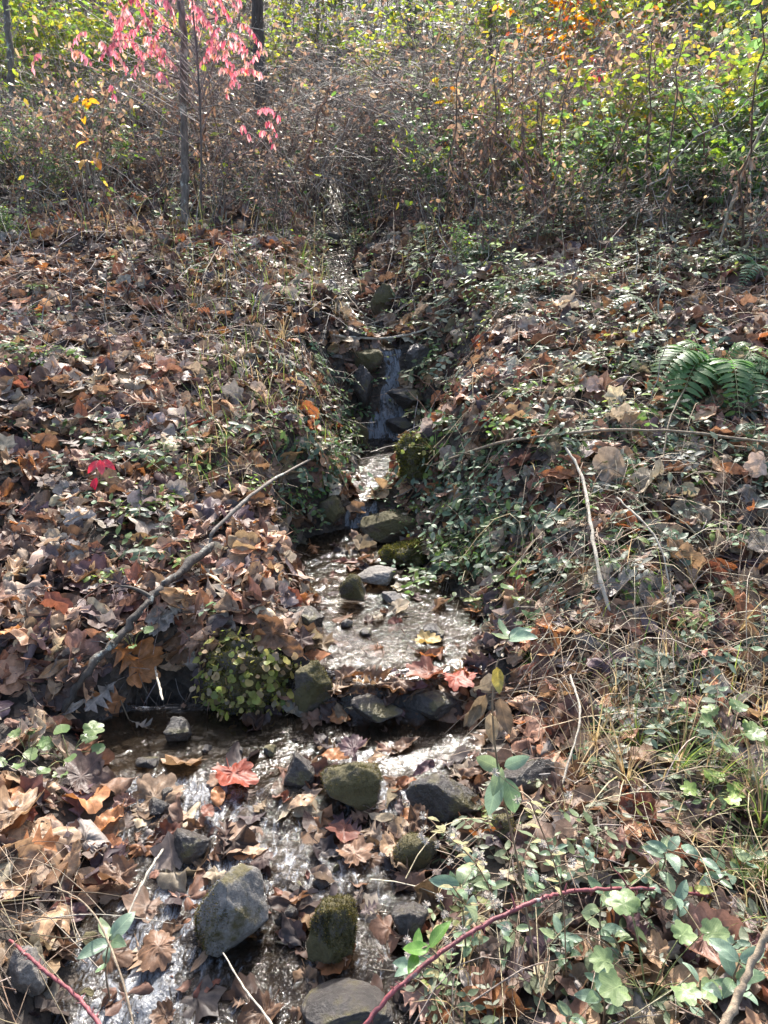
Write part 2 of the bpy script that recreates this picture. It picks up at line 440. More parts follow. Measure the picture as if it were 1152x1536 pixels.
def ground_mat():
    m, nt, N, L = new_mat('soil')
    geo = nd(N, 'ShaderNodeNewGeometry')
    n1 = nd(N, 'ShaderNodeTexNoise', Scale=9.0, Detail=8.0, Roughness=.75); L.new(geo.outputs['Position'], n1.inputs['Vector'])
    n2 = nd(N, 'ShaderNodeTexVoronoi', Scale=34.0); L.new(geo.outputs['Position'], n2.inputs['Vector'])
    r1 = nd(N, 'ShaderNodeMapRange'); r1.inputs[1].default_value = .35; r1.inputs[2].default_value = .7; L.new(n1.outputs['Fac'], r1.inputs[0])
    col = mixc(N, L, r1.outputs[0], (.022, .017, .013), (.075, .055, .04))
    sep = nd(N, 'ShaderNodeSeparateColor'); L.new(n2.outputs['Color'], sep.inputs[0])
    r2 = nd(N, 'ShaderNodeMapRange'); r2.inputs[3].default_value = .5; r2.inputs[4].default_value = 1.7; L.new(sep.outputs[0], r2.inputs[0])
    col = mixc(N, L, 1., col, r2.outputs[0], 'MULTIPLY')
    hh = math_(N, L, 'ADD', n1.outputs['Fac'], math_(N, L, 'MULTIPLY', n2.outputs['Distance'], .7))
    bp = nd(N, 'ShaderNodeBump', Strength=1., Distance=.03); L.new(hh, bp.inputs['Height'])
    bs = nd(N, 'ShaderNodeBsdfPrincipled', Roughness=.75); L.new(col, bs.inputs['Base Color']); L.new(bp.outputs[0], bs.inputs['Normal'])
    out = nd(N, 'ShaderNodeOutputMaterial'); L.new(bs.outputs[0], out.inputs[0])
    return m

def water_mat():
    m, nt, N, L = new_mat('stream_water')
    geo = nd(N, 'ShaderNodeNewGeometry')
    at_ = nd(N, 'ShaderNodeAttribute', attribute_name='tint')       # r: white water and painted sky sheen, g: ripple strength
    sp = nd(N, 'ShaderNodeSeparateColor'); L.new(at_.outputs['Color'], sp.inputs[0])
    n1 = nd(N, 'ShaderNodeTexNoise', Scale=26.0, Detail=3.0, Roughness=.55, Distortion=.6); L.new(geo.outputs['Position'], n1.inputs['Vector'])
    n2 = nd(N, 'ShaderNodeTexNoise', Scale=75.0, Detail=3.0, Roughness=.6, Distortion=1.2); L.new(geo.outputs['Position'], n2.inputs['Vector'])
    h = math_(N, L, 'MULTIPLY', math_(N, L, 'ADD', n1.outputs['Fac'], math_(N, L, 'MULTIPLY', n2.outputs['Fac'], .4)), sp.outputs[1])
    bp = nd(N, 'ShaderNodeBump', Strength=1., Distance=.02); L.new(h, bp.inputs['Height'])
    fr = nd(N, 'ShaderNodeFresnel', IOR=1.33); L.new(bp.outputs[0], fr.inputs['Normal'])
    gl = nd(N, 'ShaderNodeBsdfGlossy', Roughness=.085); L.new(bp.outputs[0], gl.inputs['Normal'])
    tr = nd(N, 'ShaderNodeBsdfTransparent'); tr.inputs[0].default_value = (.50, .41, .31, 1)
    body = nd(N, 'ShaderNodeBsdfDiffuse'); body.inputs[0].default_value = (.05, .038, .026, 1)
    mb = nd(N, 'ShaderNodeMixShader'); mb.inputs[0].default_value = .25; L.new(tr.outputs[0], mb.inputs[1]); L.new(body.outputs[0], mb.inputs[2])
    m1 = nd(N, 'ShaderNodeMixShader'); L.new(fr.outputs[0], m1.inputs[0]); L.new(mb.outputs[0], m1.inputs[1]); L.new(gl.outputs[0], m1.inputs[2])
    # white water at the falls; over the riffle, sky reflection painted in grey
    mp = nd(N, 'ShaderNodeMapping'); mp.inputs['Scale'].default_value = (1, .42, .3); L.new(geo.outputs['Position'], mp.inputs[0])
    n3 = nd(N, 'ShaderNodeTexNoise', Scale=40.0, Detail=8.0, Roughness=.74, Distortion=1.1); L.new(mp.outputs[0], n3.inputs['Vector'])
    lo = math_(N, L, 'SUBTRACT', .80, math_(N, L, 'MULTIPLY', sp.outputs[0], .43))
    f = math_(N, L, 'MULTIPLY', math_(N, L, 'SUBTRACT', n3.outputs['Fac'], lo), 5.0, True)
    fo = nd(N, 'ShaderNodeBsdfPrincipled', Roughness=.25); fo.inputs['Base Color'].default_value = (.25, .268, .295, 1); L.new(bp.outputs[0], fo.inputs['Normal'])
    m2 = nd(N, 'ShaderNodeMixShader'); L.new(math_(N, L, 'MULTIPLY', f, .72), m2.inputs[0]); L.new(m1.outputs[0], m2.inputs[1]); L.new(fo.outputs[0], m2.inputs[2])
    out = nd(N, 'ShaderNodeOutputMaterial'); L.new(m2.outputs[0], out.inputs[0])
    return m

# ------------------------------------------------------------------ ground and stream
ys = [-3.0]
while ys[-1] < 50: ys.append(ys[-1] + (.012 + .009 * max(ys[-1] - 1, 0) if ys[-1] > .7 else .05))
ys = np.array(ys); us = np.linspace(-1, 1, 420); us = np.sign(us) * np.abs(us) ** 1.25
Yg = ys[:, None] + 0 * us[None]; Xg = us[None] * (2.2 + 1.0 * np.maximum(ys, 0))[:, None]
Zg = H(Xg, Yg)
g = Geo(); a, b = Yg.shape
i = (np.arange(a - 1)[:, None] * b + np.arange(b - 1)[None]).ravel()
g.add(np.stack([Xg, Yg, Zg], -1).reshape(-1, 3), np.concatenate([np.stack([i, i + 1, i + b + 1], 1), np.stack([i, i + b + 1, i + b], 1)]))
o = g.build('ground', ground_mat()); o['kind'] = 'structure'

yy = np.concatenate([np.linspace(q0, q1, max(2, int(math.hypot(q1 - q0, z1 - z0) / .012)), endpoint=False)
                     for q0, q1, z0, z1 in zip(YS[1:-2], YS[2:-1], ZW[1:-2], ZW[2:-1])])
xc, hw, zw = chan(yy)
slope = np.gradient(zw) / np.maximum(np.gradient(yy), 1e-4)
uu = np.linspace(-1, 1, 70)
Xw = xc[:, None] + uu[None] * (hw[:, None] + .06)
Yw = yy[:, None] + 0 * Xw
rif = np.maximum(sstep(2.14, 1.98, yy), sstep(.25, .8, slope))[:, None] + 0 * Xw
low = sstep(2.16, 2.0, yy)[:, None]
amp = .0025 + .006 * rif
Zw = chan(warp(Xw, Yw))[2] + amp * fbm(Xw * 22, Yw * 22, 3) + (.010 * fbm(Xw * 6, Yw * 6 + 3, 2)) * low
Zw += .012 * sstep(.3, 1, slope)[:, None] * fbm(Xw * 30, Yw * 4, 2)
foam_sheen = np.maximum(.80 * low * (.88 + .30 * fbm(Xw * 4.0, Yw * 3 + 40, 2)), np.where(yy > 3, 1.0, .25)[:, None] * sstep(.35, 1.1, slope)[:, None])  # riffle share is painted sky sheen; steep falls get real white water
foam_sheen = np.maximum(foam_sheen, .45 * sstep(6, 6.3, Yw)); foam_sheen = np.maximum(foam_sheen, .55 * np.exp(-((Yw - 5.02) / .10) ** 2))
rip = (.12 - .07 * sstep(5.9, 6.2, yy)[:, None]) + .15 * (fbm(Xw * 1.7 + 5, Yw * 1.7, 2) + .4).clip(0, 1) + .38 * rif + .42 * np.exp(-((Yw - 2.85) / .3) ** 2 - ((Xw - .06) / .28) ** 2) + .15 * np.exp(-((Yw - 4.6) / .3) ** 2)
g = Geo(); a, b = Xw.shape
i = (np.arange(a - 1)[:, None] * b + np.arange(b - 1)[None]).ravel()
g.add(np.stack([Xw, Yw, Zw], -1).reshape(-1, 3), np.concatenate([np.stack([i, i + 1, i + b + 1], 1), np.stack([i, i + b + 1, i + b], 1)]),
      None, np.stack([foam_sheen.ravel(), rip.ravel(), 0 * foam_sheen.ravel()], 1))
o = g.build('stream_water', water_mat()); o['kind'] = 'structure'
# ------------------------------------------------------------------ palettes (surface colours)
def pal(cols, wts, n):
    c = np.array(cols); w = np.array(wts, float); w /= w.sum()
    k = R.choice(len(c), n, p=w)
    return c[k] * R.uniform(.7, 1.3, (n, 1)) * R.uniform(.93, 1.07, (n, 3))
DRY = [(.38, .24, .155), (.26, .145, .095), (.12, .072, .056), (.46, .355, .26), (.40, .18, .085), (.27, .11, .075), (.105, .077, .077), (.33, .275, .235)]
DRYW = [4.5, 4.2, 3.8, 3.0, 1.2, 1.0, 2.6, 2.2]
GREENS = [(.09, .16, .065), (.12, .20, .06), (.12, .18, .11), (.19, .25, .06), (.07, .13, .055)]
GREENW = [3, 2, 3, .8, 2]

def in_frame(x, y, pad=.12):
    return np.abs(x) < (.5 + pad) * (y * .956 + .3) + .25

def pts(y0, y1, n):
    y = R.uniform(y0, y1, n * 2); x = R.uniform(-1, 1, n * 2) * (.62 * (y1 + .3) + .3)
    m = in_frame(x, y); x, y = x[m][:n], y[m][:n]
    return x, y

# ------------------------------------------------------------------ leaf litter: the uncountable carpet
lit = Geo()
def litter(y0, y1, n, smin, smax, lift, only_right=False):
    x, y = pts(y0, y1, n)
    if only_right: x = np.abs(x)
    e = edge(x, y)
    right = x > chan(y)[0]
    keep = np.where(e < .0, R.rand(len(x)) < np.where(y < 2.1, .24, .05), True)
    keep &= ~((e < .05) & (y > 5) & (R.rand(len(x)) < .7))
    dens = np.where(right & (y > 2.9), .85 + .3 * fbm(x * 1.3, y * 1.3, 2), 1.0)
    dens = np.where(only_right, .5 + 1.2 * fbm(x * 2.1, y * 2.1 + 9, 2), dens)
    dens = np.where(y > 7.5, dens * .75, dens)
    keep &= R.rand(len(x)) < dens
    x, y, e = x[keep], y[keep], e[keep]
    n = len(x)
    nn = jitter(Hn(x, y), np.where(e < 0, .12, .42))
    z = np.maximum(H(x, y), np.where(e < 0, chan(y)[2], -9)) + R.uniform(0, lift, n) * np.where(e < 0, .15, 1)
    sc = R.uniform(smin, smax, n) * R.uniform(.75, 1.2, n)
    flip = R.rand(n) < .45
    nn = np.where(flip[:, None], -nn, nn)
    mt = basis(nn, R.uniform(0, 2 * PI, n), sc)
    tn = pal(DRY, DRYW, n)
    tn = np.where((e < .05)[:, None], tn * .6, tn)          # sodden leaves are darker
    tn *= (.85 + .35 * fbm(x * 1.7 + 4, y * 1.7, 2))[:, None].clip(.55, 1.3)
    which = R.randint(0, len(LITTER), n)
    pos = np.stack([x, y, z], 1) - np.einsum('nij,j->ni', mt, np.array([.4, 0, 0]))
    for k, (tm, mi) in enumerate(LITTER):
        s = which == k
        lit.inst(tm, pos[s], mt[s], tn[s], mi)
litter(.7, 2.4, 1500, .06, .14, .035)
litter(2.3, 4.2, 5200, .06, .16, .06)
litter(4.0, 7.2, 11500, .06, .16, .07)
litter(7.0, 12.5, 12000, .07, .16, .08)
litter(1.0, 5.0, 3500, .02, .05, .03)
litter(5, 9, 3500, .03, .06, .03)
litter(2.8, 7.5, 1700, .06, .15, .13, True)
for (cx, cy, cr, m_) in [(348, 1350, 105, 20), (505, 1385, 75, 14), (535, 1170, 85, 26), (665, 1195, 85, 24), (795, 1165, 70, 24), (625, 1275, 55, 22), (755, 1240, 50, 18), (280, 1262, 55, 10), (612, 1370, 60, 12), (470, 1040, 50, 18), (560, 870, 60, 22), (452, 925, 50, 18), (592, 787, 70, 22)]:
    an = R.uniform(0, 6.28, m_); rr_ = cr * R.uniform(.6, 1.25, m_)
    q_ = np.array([at(cx + a_ * math.cos(b_), cy + cr * .15 + a_ * .8 * math.sin(b_), .01) for a_, b_ in zip(rr_, an)])
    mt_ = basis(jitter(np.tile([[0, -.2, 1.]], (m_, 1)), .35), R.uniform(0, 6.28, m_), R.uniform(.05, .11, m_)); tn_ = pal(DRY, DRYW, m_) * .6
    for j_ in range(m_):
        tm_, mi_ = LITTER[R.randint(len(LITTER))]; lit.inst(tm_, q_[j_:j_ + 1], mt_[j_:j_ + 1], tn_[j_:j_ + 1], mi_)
o = lit.build('leaf_litter', [M_PIN, M_PAL]); o['kind'] = 'stuff'; tag(o, 'carpet of fallen brown leaves covering both stream banks', 'leaf litter')

# litter twigs and straw
def stems_on_ground(name, regions, rad, cols, label, cat, wts=None):
    g = Geo()
    for (y0, y1, n, x0, x1, lmin, lmax, arch) in regions:
        y = R.uniform(y0, y1, n); x = R.uniform(x0, x1, n) * (y * .956 + .3)
        e = edge(x, y); m = e > .03; x, y = x[m], y[m]; n = len(x)
        L_ = R.uniform(lmin, lmax, n); an = R.uniform(0, 2 * PI, n)
        t = np.linspace(0, 1, 7)
        cv = R.normal(0, .35, n)
        X = x[:, None] + np.cos(an[:, None] + cv[:, None] * t) * L_[:, None] * (t - .5)
        Y = y[:, None] + np.sin(an[:, None] + cv[:, None] * t) * L_[:, None] * (t - .5)
        Y = np.maximum(Y, .6)
        Z = np.maximum(H(X, Y), chan(Y)[2]) * .5 + .5 * H(x, y)[:, None] + .02 + R.uniform(0, .04, n)[:, None] + (arch * R.rand(n) * L_)[:, None] * np.sin(PI * t)[None]
        g.tubes(np.stack([X, Y, Z], -1), np.repeat(R.uniform(*rad, n)[:, None], 7, 1) * np.linspace(1, .5, 7), 3, pal(cols, wts or [1] * len(cols), n))
    o = g.build(name, M_STEM); o['kind'] = 'stuff'; tag(o, label, cat)
STRAW = [(.42, .33, .20), (.30, .23, .15), (.20, .14, .09), (.36, .30, .22)]
TWIG = [(.08, .06, .05), (.14, .11, .09), (.22, .19, .17), (.16, .09, .06)]
stems_on_ground('fine_twigs', [(2.3, 5, 500, -.6, .6, .08, .35, .05), (4.5, 10, 2600, -.6, .6, .15, .7, .15), (.8, 2.2, 160, -.6, .6, .05, .25, .1)], (.0012, .0035), TWIG,
                'fine grey and brown twigs strewn through the leaf litter', 'twigs')
stems_on_ground('dry_straw', [(1.1, 2.3, 200, .02, .62, .1, .4, .3), (2.2, 3.2, 420, .18, .62, .12, .5, .4), (3, 5.5, 380, .1, .6, .15, .5, .35), (3.5, 6.5, 220, -.35, -.05, .15, .5, .4), (1.0, 1.6, 120, -.6, -.3, .1, .4, .3)],
                (.0009, .0022), STRAW, 'tangle of dry straw coloured stems over the right bank', 'straw')

# ------------------------------------------------------------------ green ground cover
def vine_geo(g, base, yaw, nrm, L_, nl, ls, tints, mi_leaf=0, mi_stem=1, erect=.25, stem=True):
    """batch of creeping sprigs: base (N,3)"""
    N = len(base); t = np.linspace(0, 1, 5)
    fr = basis(nrm, yaw, np.ones(N))
    cv = R.normal(0, .5, N)
    lx = L_[:, None] * t; ly = L_[:, None] * cv[:, None] * t ** 2 * .5; lz = L_[:, None] * (erect * np.sin(t * 2.0)) * R.uniform(.3, 1.3, N)[:, None]
    loc = np.stack([lx, ly, lz], -1)
    Pt = base[:, None] + np.einsum('nij,nkj->nki', fr, loc)
    if stem: g.tubes(Pt, np.full((N, 5), .0011) , 3, np.tile(np.array([[.12, .08, .05]]), (N, 1)) * R.uniform(.6, 1.6, (N, 1)), mi_stem)
    for k in range(nl):
        f = (k // 2 + .6) / (nl / 2 + .3); f = min(f, 1)
        q = f * 4; i0 = min(int(q), 3); w = q - i0
        p = Pt[:, i0] * (1 - w) + Pt[:, i0 + 1] * w
        side = 1 if k % 2 else -1
        d = yaw + side * R.uniform(.8, 1.6, N)
        n2 = jitter(nrm * .5 + np.array([0, 0, .6]), .35)
        s = ls * R.uniform(.45, 1.45, N) * (1.1 - .3 * f)
        keep = R.rand(N) < .88
        g.inst(SMALL[(k + R.randint(4)) % 4], p[keep], basis(n2, d, s)[keep], (tints * R.uniform(.75, 1.25, (N, 1)))[keep], mi_leaf)

gc = Geo()
def cover(y0, y1, n, x0, x1, ls, L_, cols, wts, thresh=-.2, lift=.04, nl=8, erect=.25, f=1.6):
    y = R.uniform(y0, y1, n); x = R.uniform(x0, x1, n) * (y * .956 + .3)
    m = (edge(x, y) > .03) & (fbm(x * f + 31, y * f, 2) > thresh + R.normal(0, .2, n)); x, y = x[m], y[m]; n = len(x)
    base = np.stack([x, y, H(x, y) + R.uniform(0, lift, n)], 1)
    vine_geo(gc, base, R.uniform(0, 2 * PI, n), Hn(x, y), R.uniform(.6, 1.3, n) * L_, nl, ls * R.uniform(.7, 1.3, n), pal(cols, wts, n), 0, 1, erect)
BG = [(.17, .21, .125), (.20, .25, .14), (.11, .155, .07), (.23, .27, .085), (.28, .30, .23)]
BGW = [3, 3, 2, 1, 2]
cover(3.0, 5.2, 1150, .06, .62, .038, .16, BG, BGW, .0, .12)
cover(5.0, 8.5, 2300, .03, .62, .044, .2, BG, BGW, -.12, .20)
cover(7.5, 12, 1500, -.1, .65, .05, .3, BG, BGW, -.3, .35, 8, .7)
cover(2.6, 3.6, 260, .10, .35, .036, .14, GREENS, GREENW, -.5, .06)
cover(3.2, 6.5, 620, -.35, -.03, .028, .12, GREENS, GREENW, -.1, .03)
cover(2.6, 6.5, 420, -.6, -.2, .028, .11, GREENS, GREENW, .2, .03)
cover(6, 9.5, 1100, -.62, -.05, .042, .2, GREENS, GREENW, -.05, .1, 8, .6)
cover(1.15, 2.0, 170, .06, .62, .030, .11, BG, BGW, -.3, .05)
cover(2.0, 3.0, 70, .25, .62, .026, .12, GREENS, GREENW, .0, .04)
def edge_cover(y0, y1, n, out, ls, L_, cols, wts):
    y = R.uniform(y0, y1, n); c_, w_, z_ = chan(y); sd_ = R.choice([-1, 1], n); x = c_ + sd_ * (w_ + R.uniform(.0, out, n))
    x = x + sd_ * .05; base = np.stack([x, y, H(x, y) + R.uniform(.01, .06, n)], 1); yaw = np.where(sd_ > 0, PI, 0) + R.normal(0, 1.2, n)
    vine_geo(gc, base, yaw, jitter(np.tile([[0, -.2, 1.]], (n, 1)), .2), R.uniform(.6, 1.3, n) * L_, 8, ls * R.uniform(.7, 1.3, n), pal(cols, wts, n), 0, 1, .15)
edge_cover(3.6, 5.3, 150, .12, .030, .13, GREENS, GREENW)
edge_cover(5.3, 9.0, 220, .16, .034, .17, BG + GREENS[:2], BGW + [2, 2])
o = gc.build('ground_cover', [M_GRN, M_STEM]); o['kind'] = 'stuff'; tag(o, 'small leaved green creeper matted over the right bank', 'ground cover')

# fine grass over the banks
gr = Geo()
def blades(g, x, y, h, cols, wts, lean=.6, w=.0022, lift=0):
    n = len(x); an = R.uniform(0, 2 * PI, n); h = h * R.uniform(.4, 1.2, n); t = np.linspace(0, 1, 5)
    le = lean * R.uniform(.2, 1.3, n) * h
    X = x[:, None] + np.cos(an)[:, None] * le[:, None] * t ** 2; Y = y[:, None] + np.sin(an)[:, None] * le[:, None] * t ** 2 - .15 * h[:, None] * t ** 2
    Z = H(x, y)[:, None] + lift + h[:, None] * (t - .35 * t ** 2 * R.uniform(0, 1.6, n)[:, None])
    pa = np.stack([X, Y, Z], -1)
    sd = np.stack([-np.sin(an), np.cos(an), 0 * an], -1)[:, None] * (w * np.array([1, .9, .75, .5, .08]))[None, :, None]
    V = np.stack([pa - sd, pa + sd], 2).reshape(n, 10, 3)
    F = []
    for i in range(4): a = i * 2; F += [(a, a + 1, a + 3), (a, a + 3, a + 2)]
    F = (np.array(F)[None] + (np.arange(n) * 10)[:, None, None]).reshape(-1, 3)
    g.add(V.reshape(-1, 3), F, None, np.repeat(pal(cols, wts, n), 10, 0))
GRASS = [(.17, .22, .06), (.10, .16, .05), (.36, .29, .17), (.26, .19, .11)]
for (y0, y1, n, x0, x1, h, w8) in [(3.4, 7.5, 1300, -.26, -.04, .22, [2, 1.5, 2, 1.5]), (2.0, 2.7, 300, .28, .62, .22, [1, 1, 2, 4]), (1.1, 1.9, 450, .05, .62, .18, [1, 1, 3, 2]),
                              (3.0, 6.0, 500, .05, .6, .16, [1, 1, 2, 4]), (6, 9, 1300, -.6, .6, .4, [1, 1, 4, 4])]:
    y = R.uniform(y0, y1, n); x = R.uniform(x0, x1, n) * (y * .956 + .3)
    m = (edge(x, y) > .02) & (fbm(x * 2.3 + 11, y * 2.3, 2) > -.15); blades(gr, x[m], y[m], h, GRASS, w8)
o = gr.build('grass', M_GRN); o['kind'] = 'stuff'; tag(o, 'thin green and dry grass blades between the fallen leaves', 'grass')

# ------------------------------------------------------------------ rocks
_bm = bmesh.new(); bmesh.ops.create_icosphere(_bm, subdivisions=5, radius=1)
ICOV = np.array([v.co[:] for v in _bm.verts]); ICOF = np.array([[v.index for v in f.verts] for f in _bm.faces]); _bm.free()
_bm = bmesh.new(); bmesh.ops.create_icosphere(_bm, subdivisions=3, radius=1)
ICOV3 = np.array([v.co[:] for v in _bm.verts]); ICOF3 = np.array([[v.index for v in f.verts] for f in _bm.faces]); _bm.free()

def rock_verts(seed, dims, cuts=9, rough=.05, base=None, planes=()):
    rs = np.random.RandomState(seed); v = (ICOV if base is None else base).copy()
    for n, d in list(planes) + [(rs.normal(0, 1, 3), rs.uniform(.5, .82)) for _ in range(cuts)]:
        n = np.array(n, float); n /= np.linalg.norm(n)
        s = v @ n - d; v = v - np.clip(s, 0, None)[:, None] * n * .93
    nz = 0
    for i in range(26):
        kf = rs.normal(0, 1, 3) * (2.2 + i * .9); nz = nz + np.sin(v @ kf + rs.rand() * 6) / (1.6 + i * .55)
    v = v * (1 + rough * nz)[:, None] * (1 + .012 * rs.normal(0, 1, len(v)))[:, None]
    return v * np.array(dims)

def rock(px, py, wpx, hpx, mat, label, seed, name='stone', rz=0., sink=.25, ratio=.8, cuts=9, rough=.05, planes=(), moss=0, group=None, loc=None, tilt=(0, 0)):
    p = at(px, py + hpx * .35) if loc is None else np.array(loc)
    w = wpx * K * depth_of(p) / 2; h = max(hpx * K * depth_of(p) / 2, .01)
    v = rock_verts(seed, (w, w * ratio, h), cuts, rough, planes=planes)
    g = Geo(); g.add(v, ICOF); o = g.build(name, mat)
    o.location = p + np.array([0, 0, h * (1 - 2 * sink)]); o.rotation_euler = (tilt[0], tilt[1], rz)
    tag(o, label, 'stone', group)
    if moss:
        f = ICOF; c = v[f].mean(1); n = np.cross(v[f[:, 1]] - v[f[:, 0]], v[f[:, 2]] - v[f[:, 0]]); n /= np.linalg.norm(n, axis=1, keepdims=True) + 1e-9
        ms = (n[:, 2] > -.6) & (np.sin(c[:, 0] * 40 + seed) + np.sin(c[:, 2] * 47) + .6 * np.sin(c[:, 0] * 131 + c[:, 1] * 90) + n[:, 2] * .9 > (.12 if mat is not M_ROCKM else 99) + (0 if mat is not M_ROCKM else 0)) if mat is not M_ROCKM else (c[:, 0] < -.12 * w + .1 * w * np.sin(c[:, 2] * 60)) & (n[:, 2] > -.4)
        idx = np.where(ms)[0]; pk = R.choice(idx, int(moss)); g2 = Geo()
        q = c[pk] + R.normal(0, w * .02, (len(pk), 3)) ; nn = jitter(n[pk], .5)
        an = R.uniform(0, 6.28, len(pk)); mt = basis(np.cross(nn, np.stack([np.cos(an), np.sin(an), .3 + 0 * an], 1)) / 1.0, an, R.uniform(.006, .015, len(pk)))
        # blade axis along the surface normal
        t = nn; b = np.cross(t, np.stack([np.cos(an), np.sin(an), 0 * an], 1)); b /= np.linalg.norm(b, axis=1, keepdims=True) + 1e-9
        mt = np.stack([t, b, np.cross(t, b)], -1) * R.uniform(.0025, .0065, len(pk))[:, None, None]
        g2.inst(TINY[1], q, mt, pal([(.085, .078, .028), (.13, .115, .035), (.05, .048, .022), (.17, .13, .05)], [3, 2, 3, 1], len(pk)))
        g2.build('moss', M_MOSS, o)
    return o

rock(348, 1355, 142, 135, M_ROCKM, 'largest grey stone in the lower riffle, bare pale face on its right side', 3, rz=.2, sink=.15, ratio=.75, cuts=5, rough=.03,
     planes=[((.75, -.5, .45), .50), ((-.7, -.35, .45), .55), ((.1, .1, 1), .8), ((.2, -1, .1), .6), ((1, .2, -.1), .75)], moss=3000)
rock(505, 1385, 88, 130, M_MOSSR, 'moss coated upright stone right of the largest grey stone', 8, sink=.22, ratio=.9, cuts=6, rough=.10, rz=.5, tilt=(.15, .18), planes=[((0, -.75, .65), .45), ((.9, -.3, .2), .6), ((-.9, -.4, .1), .62), ((.1, .2, 1), .7), ((.6, -.2, .8), .62), ((-.1, -1, -.2), .7)], moss=6000)
rock(535, 1170, 115, 90, M_MOSSR, 'dark mossy stone under wet leaves below the dark pool', 12, sink=.2, moss=2600)
rock(665, 1195, 115, 85, M_WET, 'long dark wet stone with rusty left end beside the dark pool', 15, sink=.15, moss=600, rz=.2)
rock(795, 1165, 95, 75, M_WET, 'dark stone tucked under the right bank beside the lower stream', 19, sink=.2)
rock(625, 1275, 70, 60, M_MOSSR, 'small mossy stone half hidden under leaves below the long dark stone', 23, moss=1200)
rock(755, 1240, 55, 50, M_MOSSR, 'small mossy stone under the right bank', 27, moss=800)
rock(280, 1262, 70, 60, M_WET, 'brown stone touching the top of the largest grey stone', 31, sink=.2)
rock(520, 1510, 140, 52, M_WET, 'broad smooth dark stone awash at the bottom edge', 35, sink=.3, cuts=4)
rock(450, 1150, 60, 60, M_WET, 'small wet stone at the left foot of the leaf covered step', 39)
rock(592, 787, 105, 52, M_BOULD, 'flat brown mossy boulder beside the middle pool', 43, sink=.1, ratio=.8, moss=1200)
rock(532, 887, 42, 52, M_MOSSR, 'small upright mossy stone standing in the middle pool', 47, sink=.1, moss=1400)
rock(570, 862, 64, 34, M_ROCK, 'pale flat stone lying in the middle pool', 51, sink=.2)
rock(588, 893, 34, 24, M_ROCK, 'small round grey stone next to the upright mossy one', 55)
rock(452, 925, 80, 40, M_WET, 'dark tilted slab at the left edge of the glittering pool', 59, sink=.2, tilt=(0, .35))
rock(470, 1035, 62, 90, M_MOSSR, 'squared mossy stone right of the leafy mound', 63, sink=.08, cuts=8, moss=2600)
rock(645, 1045, 80, 44, M_WET, 'wet stone forming the lip under the glittering pool', 67, sink=.5)
rock(560, 1048, 90, 40, M_WET, 'wet stone hidden under sodden leaves on the lip', 69, sink=.5)
rock(548, 540, 50, 42, M_BOULD, 'moss topped stone left of the waterfall head', 71, sink=.1, moss=900)
rock(574, 452, 46, 50, M_BOULD, 'rounded mossy stone right of the upper cascade', 75, sink=.15, moss=900)
rock(628, 548, 50, 55, M_WET, 'dark block of stone right of the waterfall head', 79, sink=.1)
rock(615, 598, 66, 40, M_WET, 'dark wet ledge beside the waterfall', 83, sink=.1)
rock(545, 585, 40, 70, M_WET, 'tall dark stone left of the waterfall', 87, sink=.1)
rock(600, 640, 44, 34, M_WET, 'small dark stone at the waterfall foot', 91, sink=.1)
rock(536, 655, 34, 60, M_BOULD, 'mossy bank stone left of the waterfall foot', 95, sink=.1, moss=700)
rock(497, 772, 40, 60, M_BOULD, 'mossy stone left of the little spill above the middle pool', 99, sink=.1, moss=700)
rock(490, 430, 34, 26, M_WET, 'wet stone in the upper cascade', 103)
rock(530, 500, 40, 26, M_WET, 'wet stone above the fallen stick', 107)
rock(498, 356, 30, 22, M_WET, 'dark stone at the top of the stream', 111)
rock(535, 336, 30, 22, M_WET, 'dark stone under brush where the stream comes into sight', 115)
rock(270, 1090, 50, 46, M_WET, 'wet grey stone in the dark pool under the left bank', 119)
rock(40, 1450, 70, 90, M_ROCK, 'blurred grey stone at the lower left corner', 123, sink=.2)
rock(430, 1370, 36, 40, M_WET, 'small brown stone wedged between the grey and the mossy stone', 127)
rock(612, 1370, 64, 76, M_WET, 'dark stone under drooping leaves at the right edge of the riffle', 131)
for k in range(26):                                                # pebbles of the lower bed
    px, py = random.choice([(random.uniform(110, 620), random.uniform(1190, 1530)), (random.uniform(470, 690), random.uniform(850, 1000)), (random.uniform(160, 640), random.uniform(1100, 1190))])
    s = random.uniform(14, 40)
    o = rock(px, py, s, s * random.uniform(.5, .8), random.choice([M_WET, M_WET, M_WET, M_MOSSR]), '', 200 + k, 'pebble', random.uniform(0, 6), .3, random.uniform(.6, 1))
    tag(o, 'small wet pebble', 'pebble', 'pebbles in the stream bed', True)
    o['category'] = 'pebble'

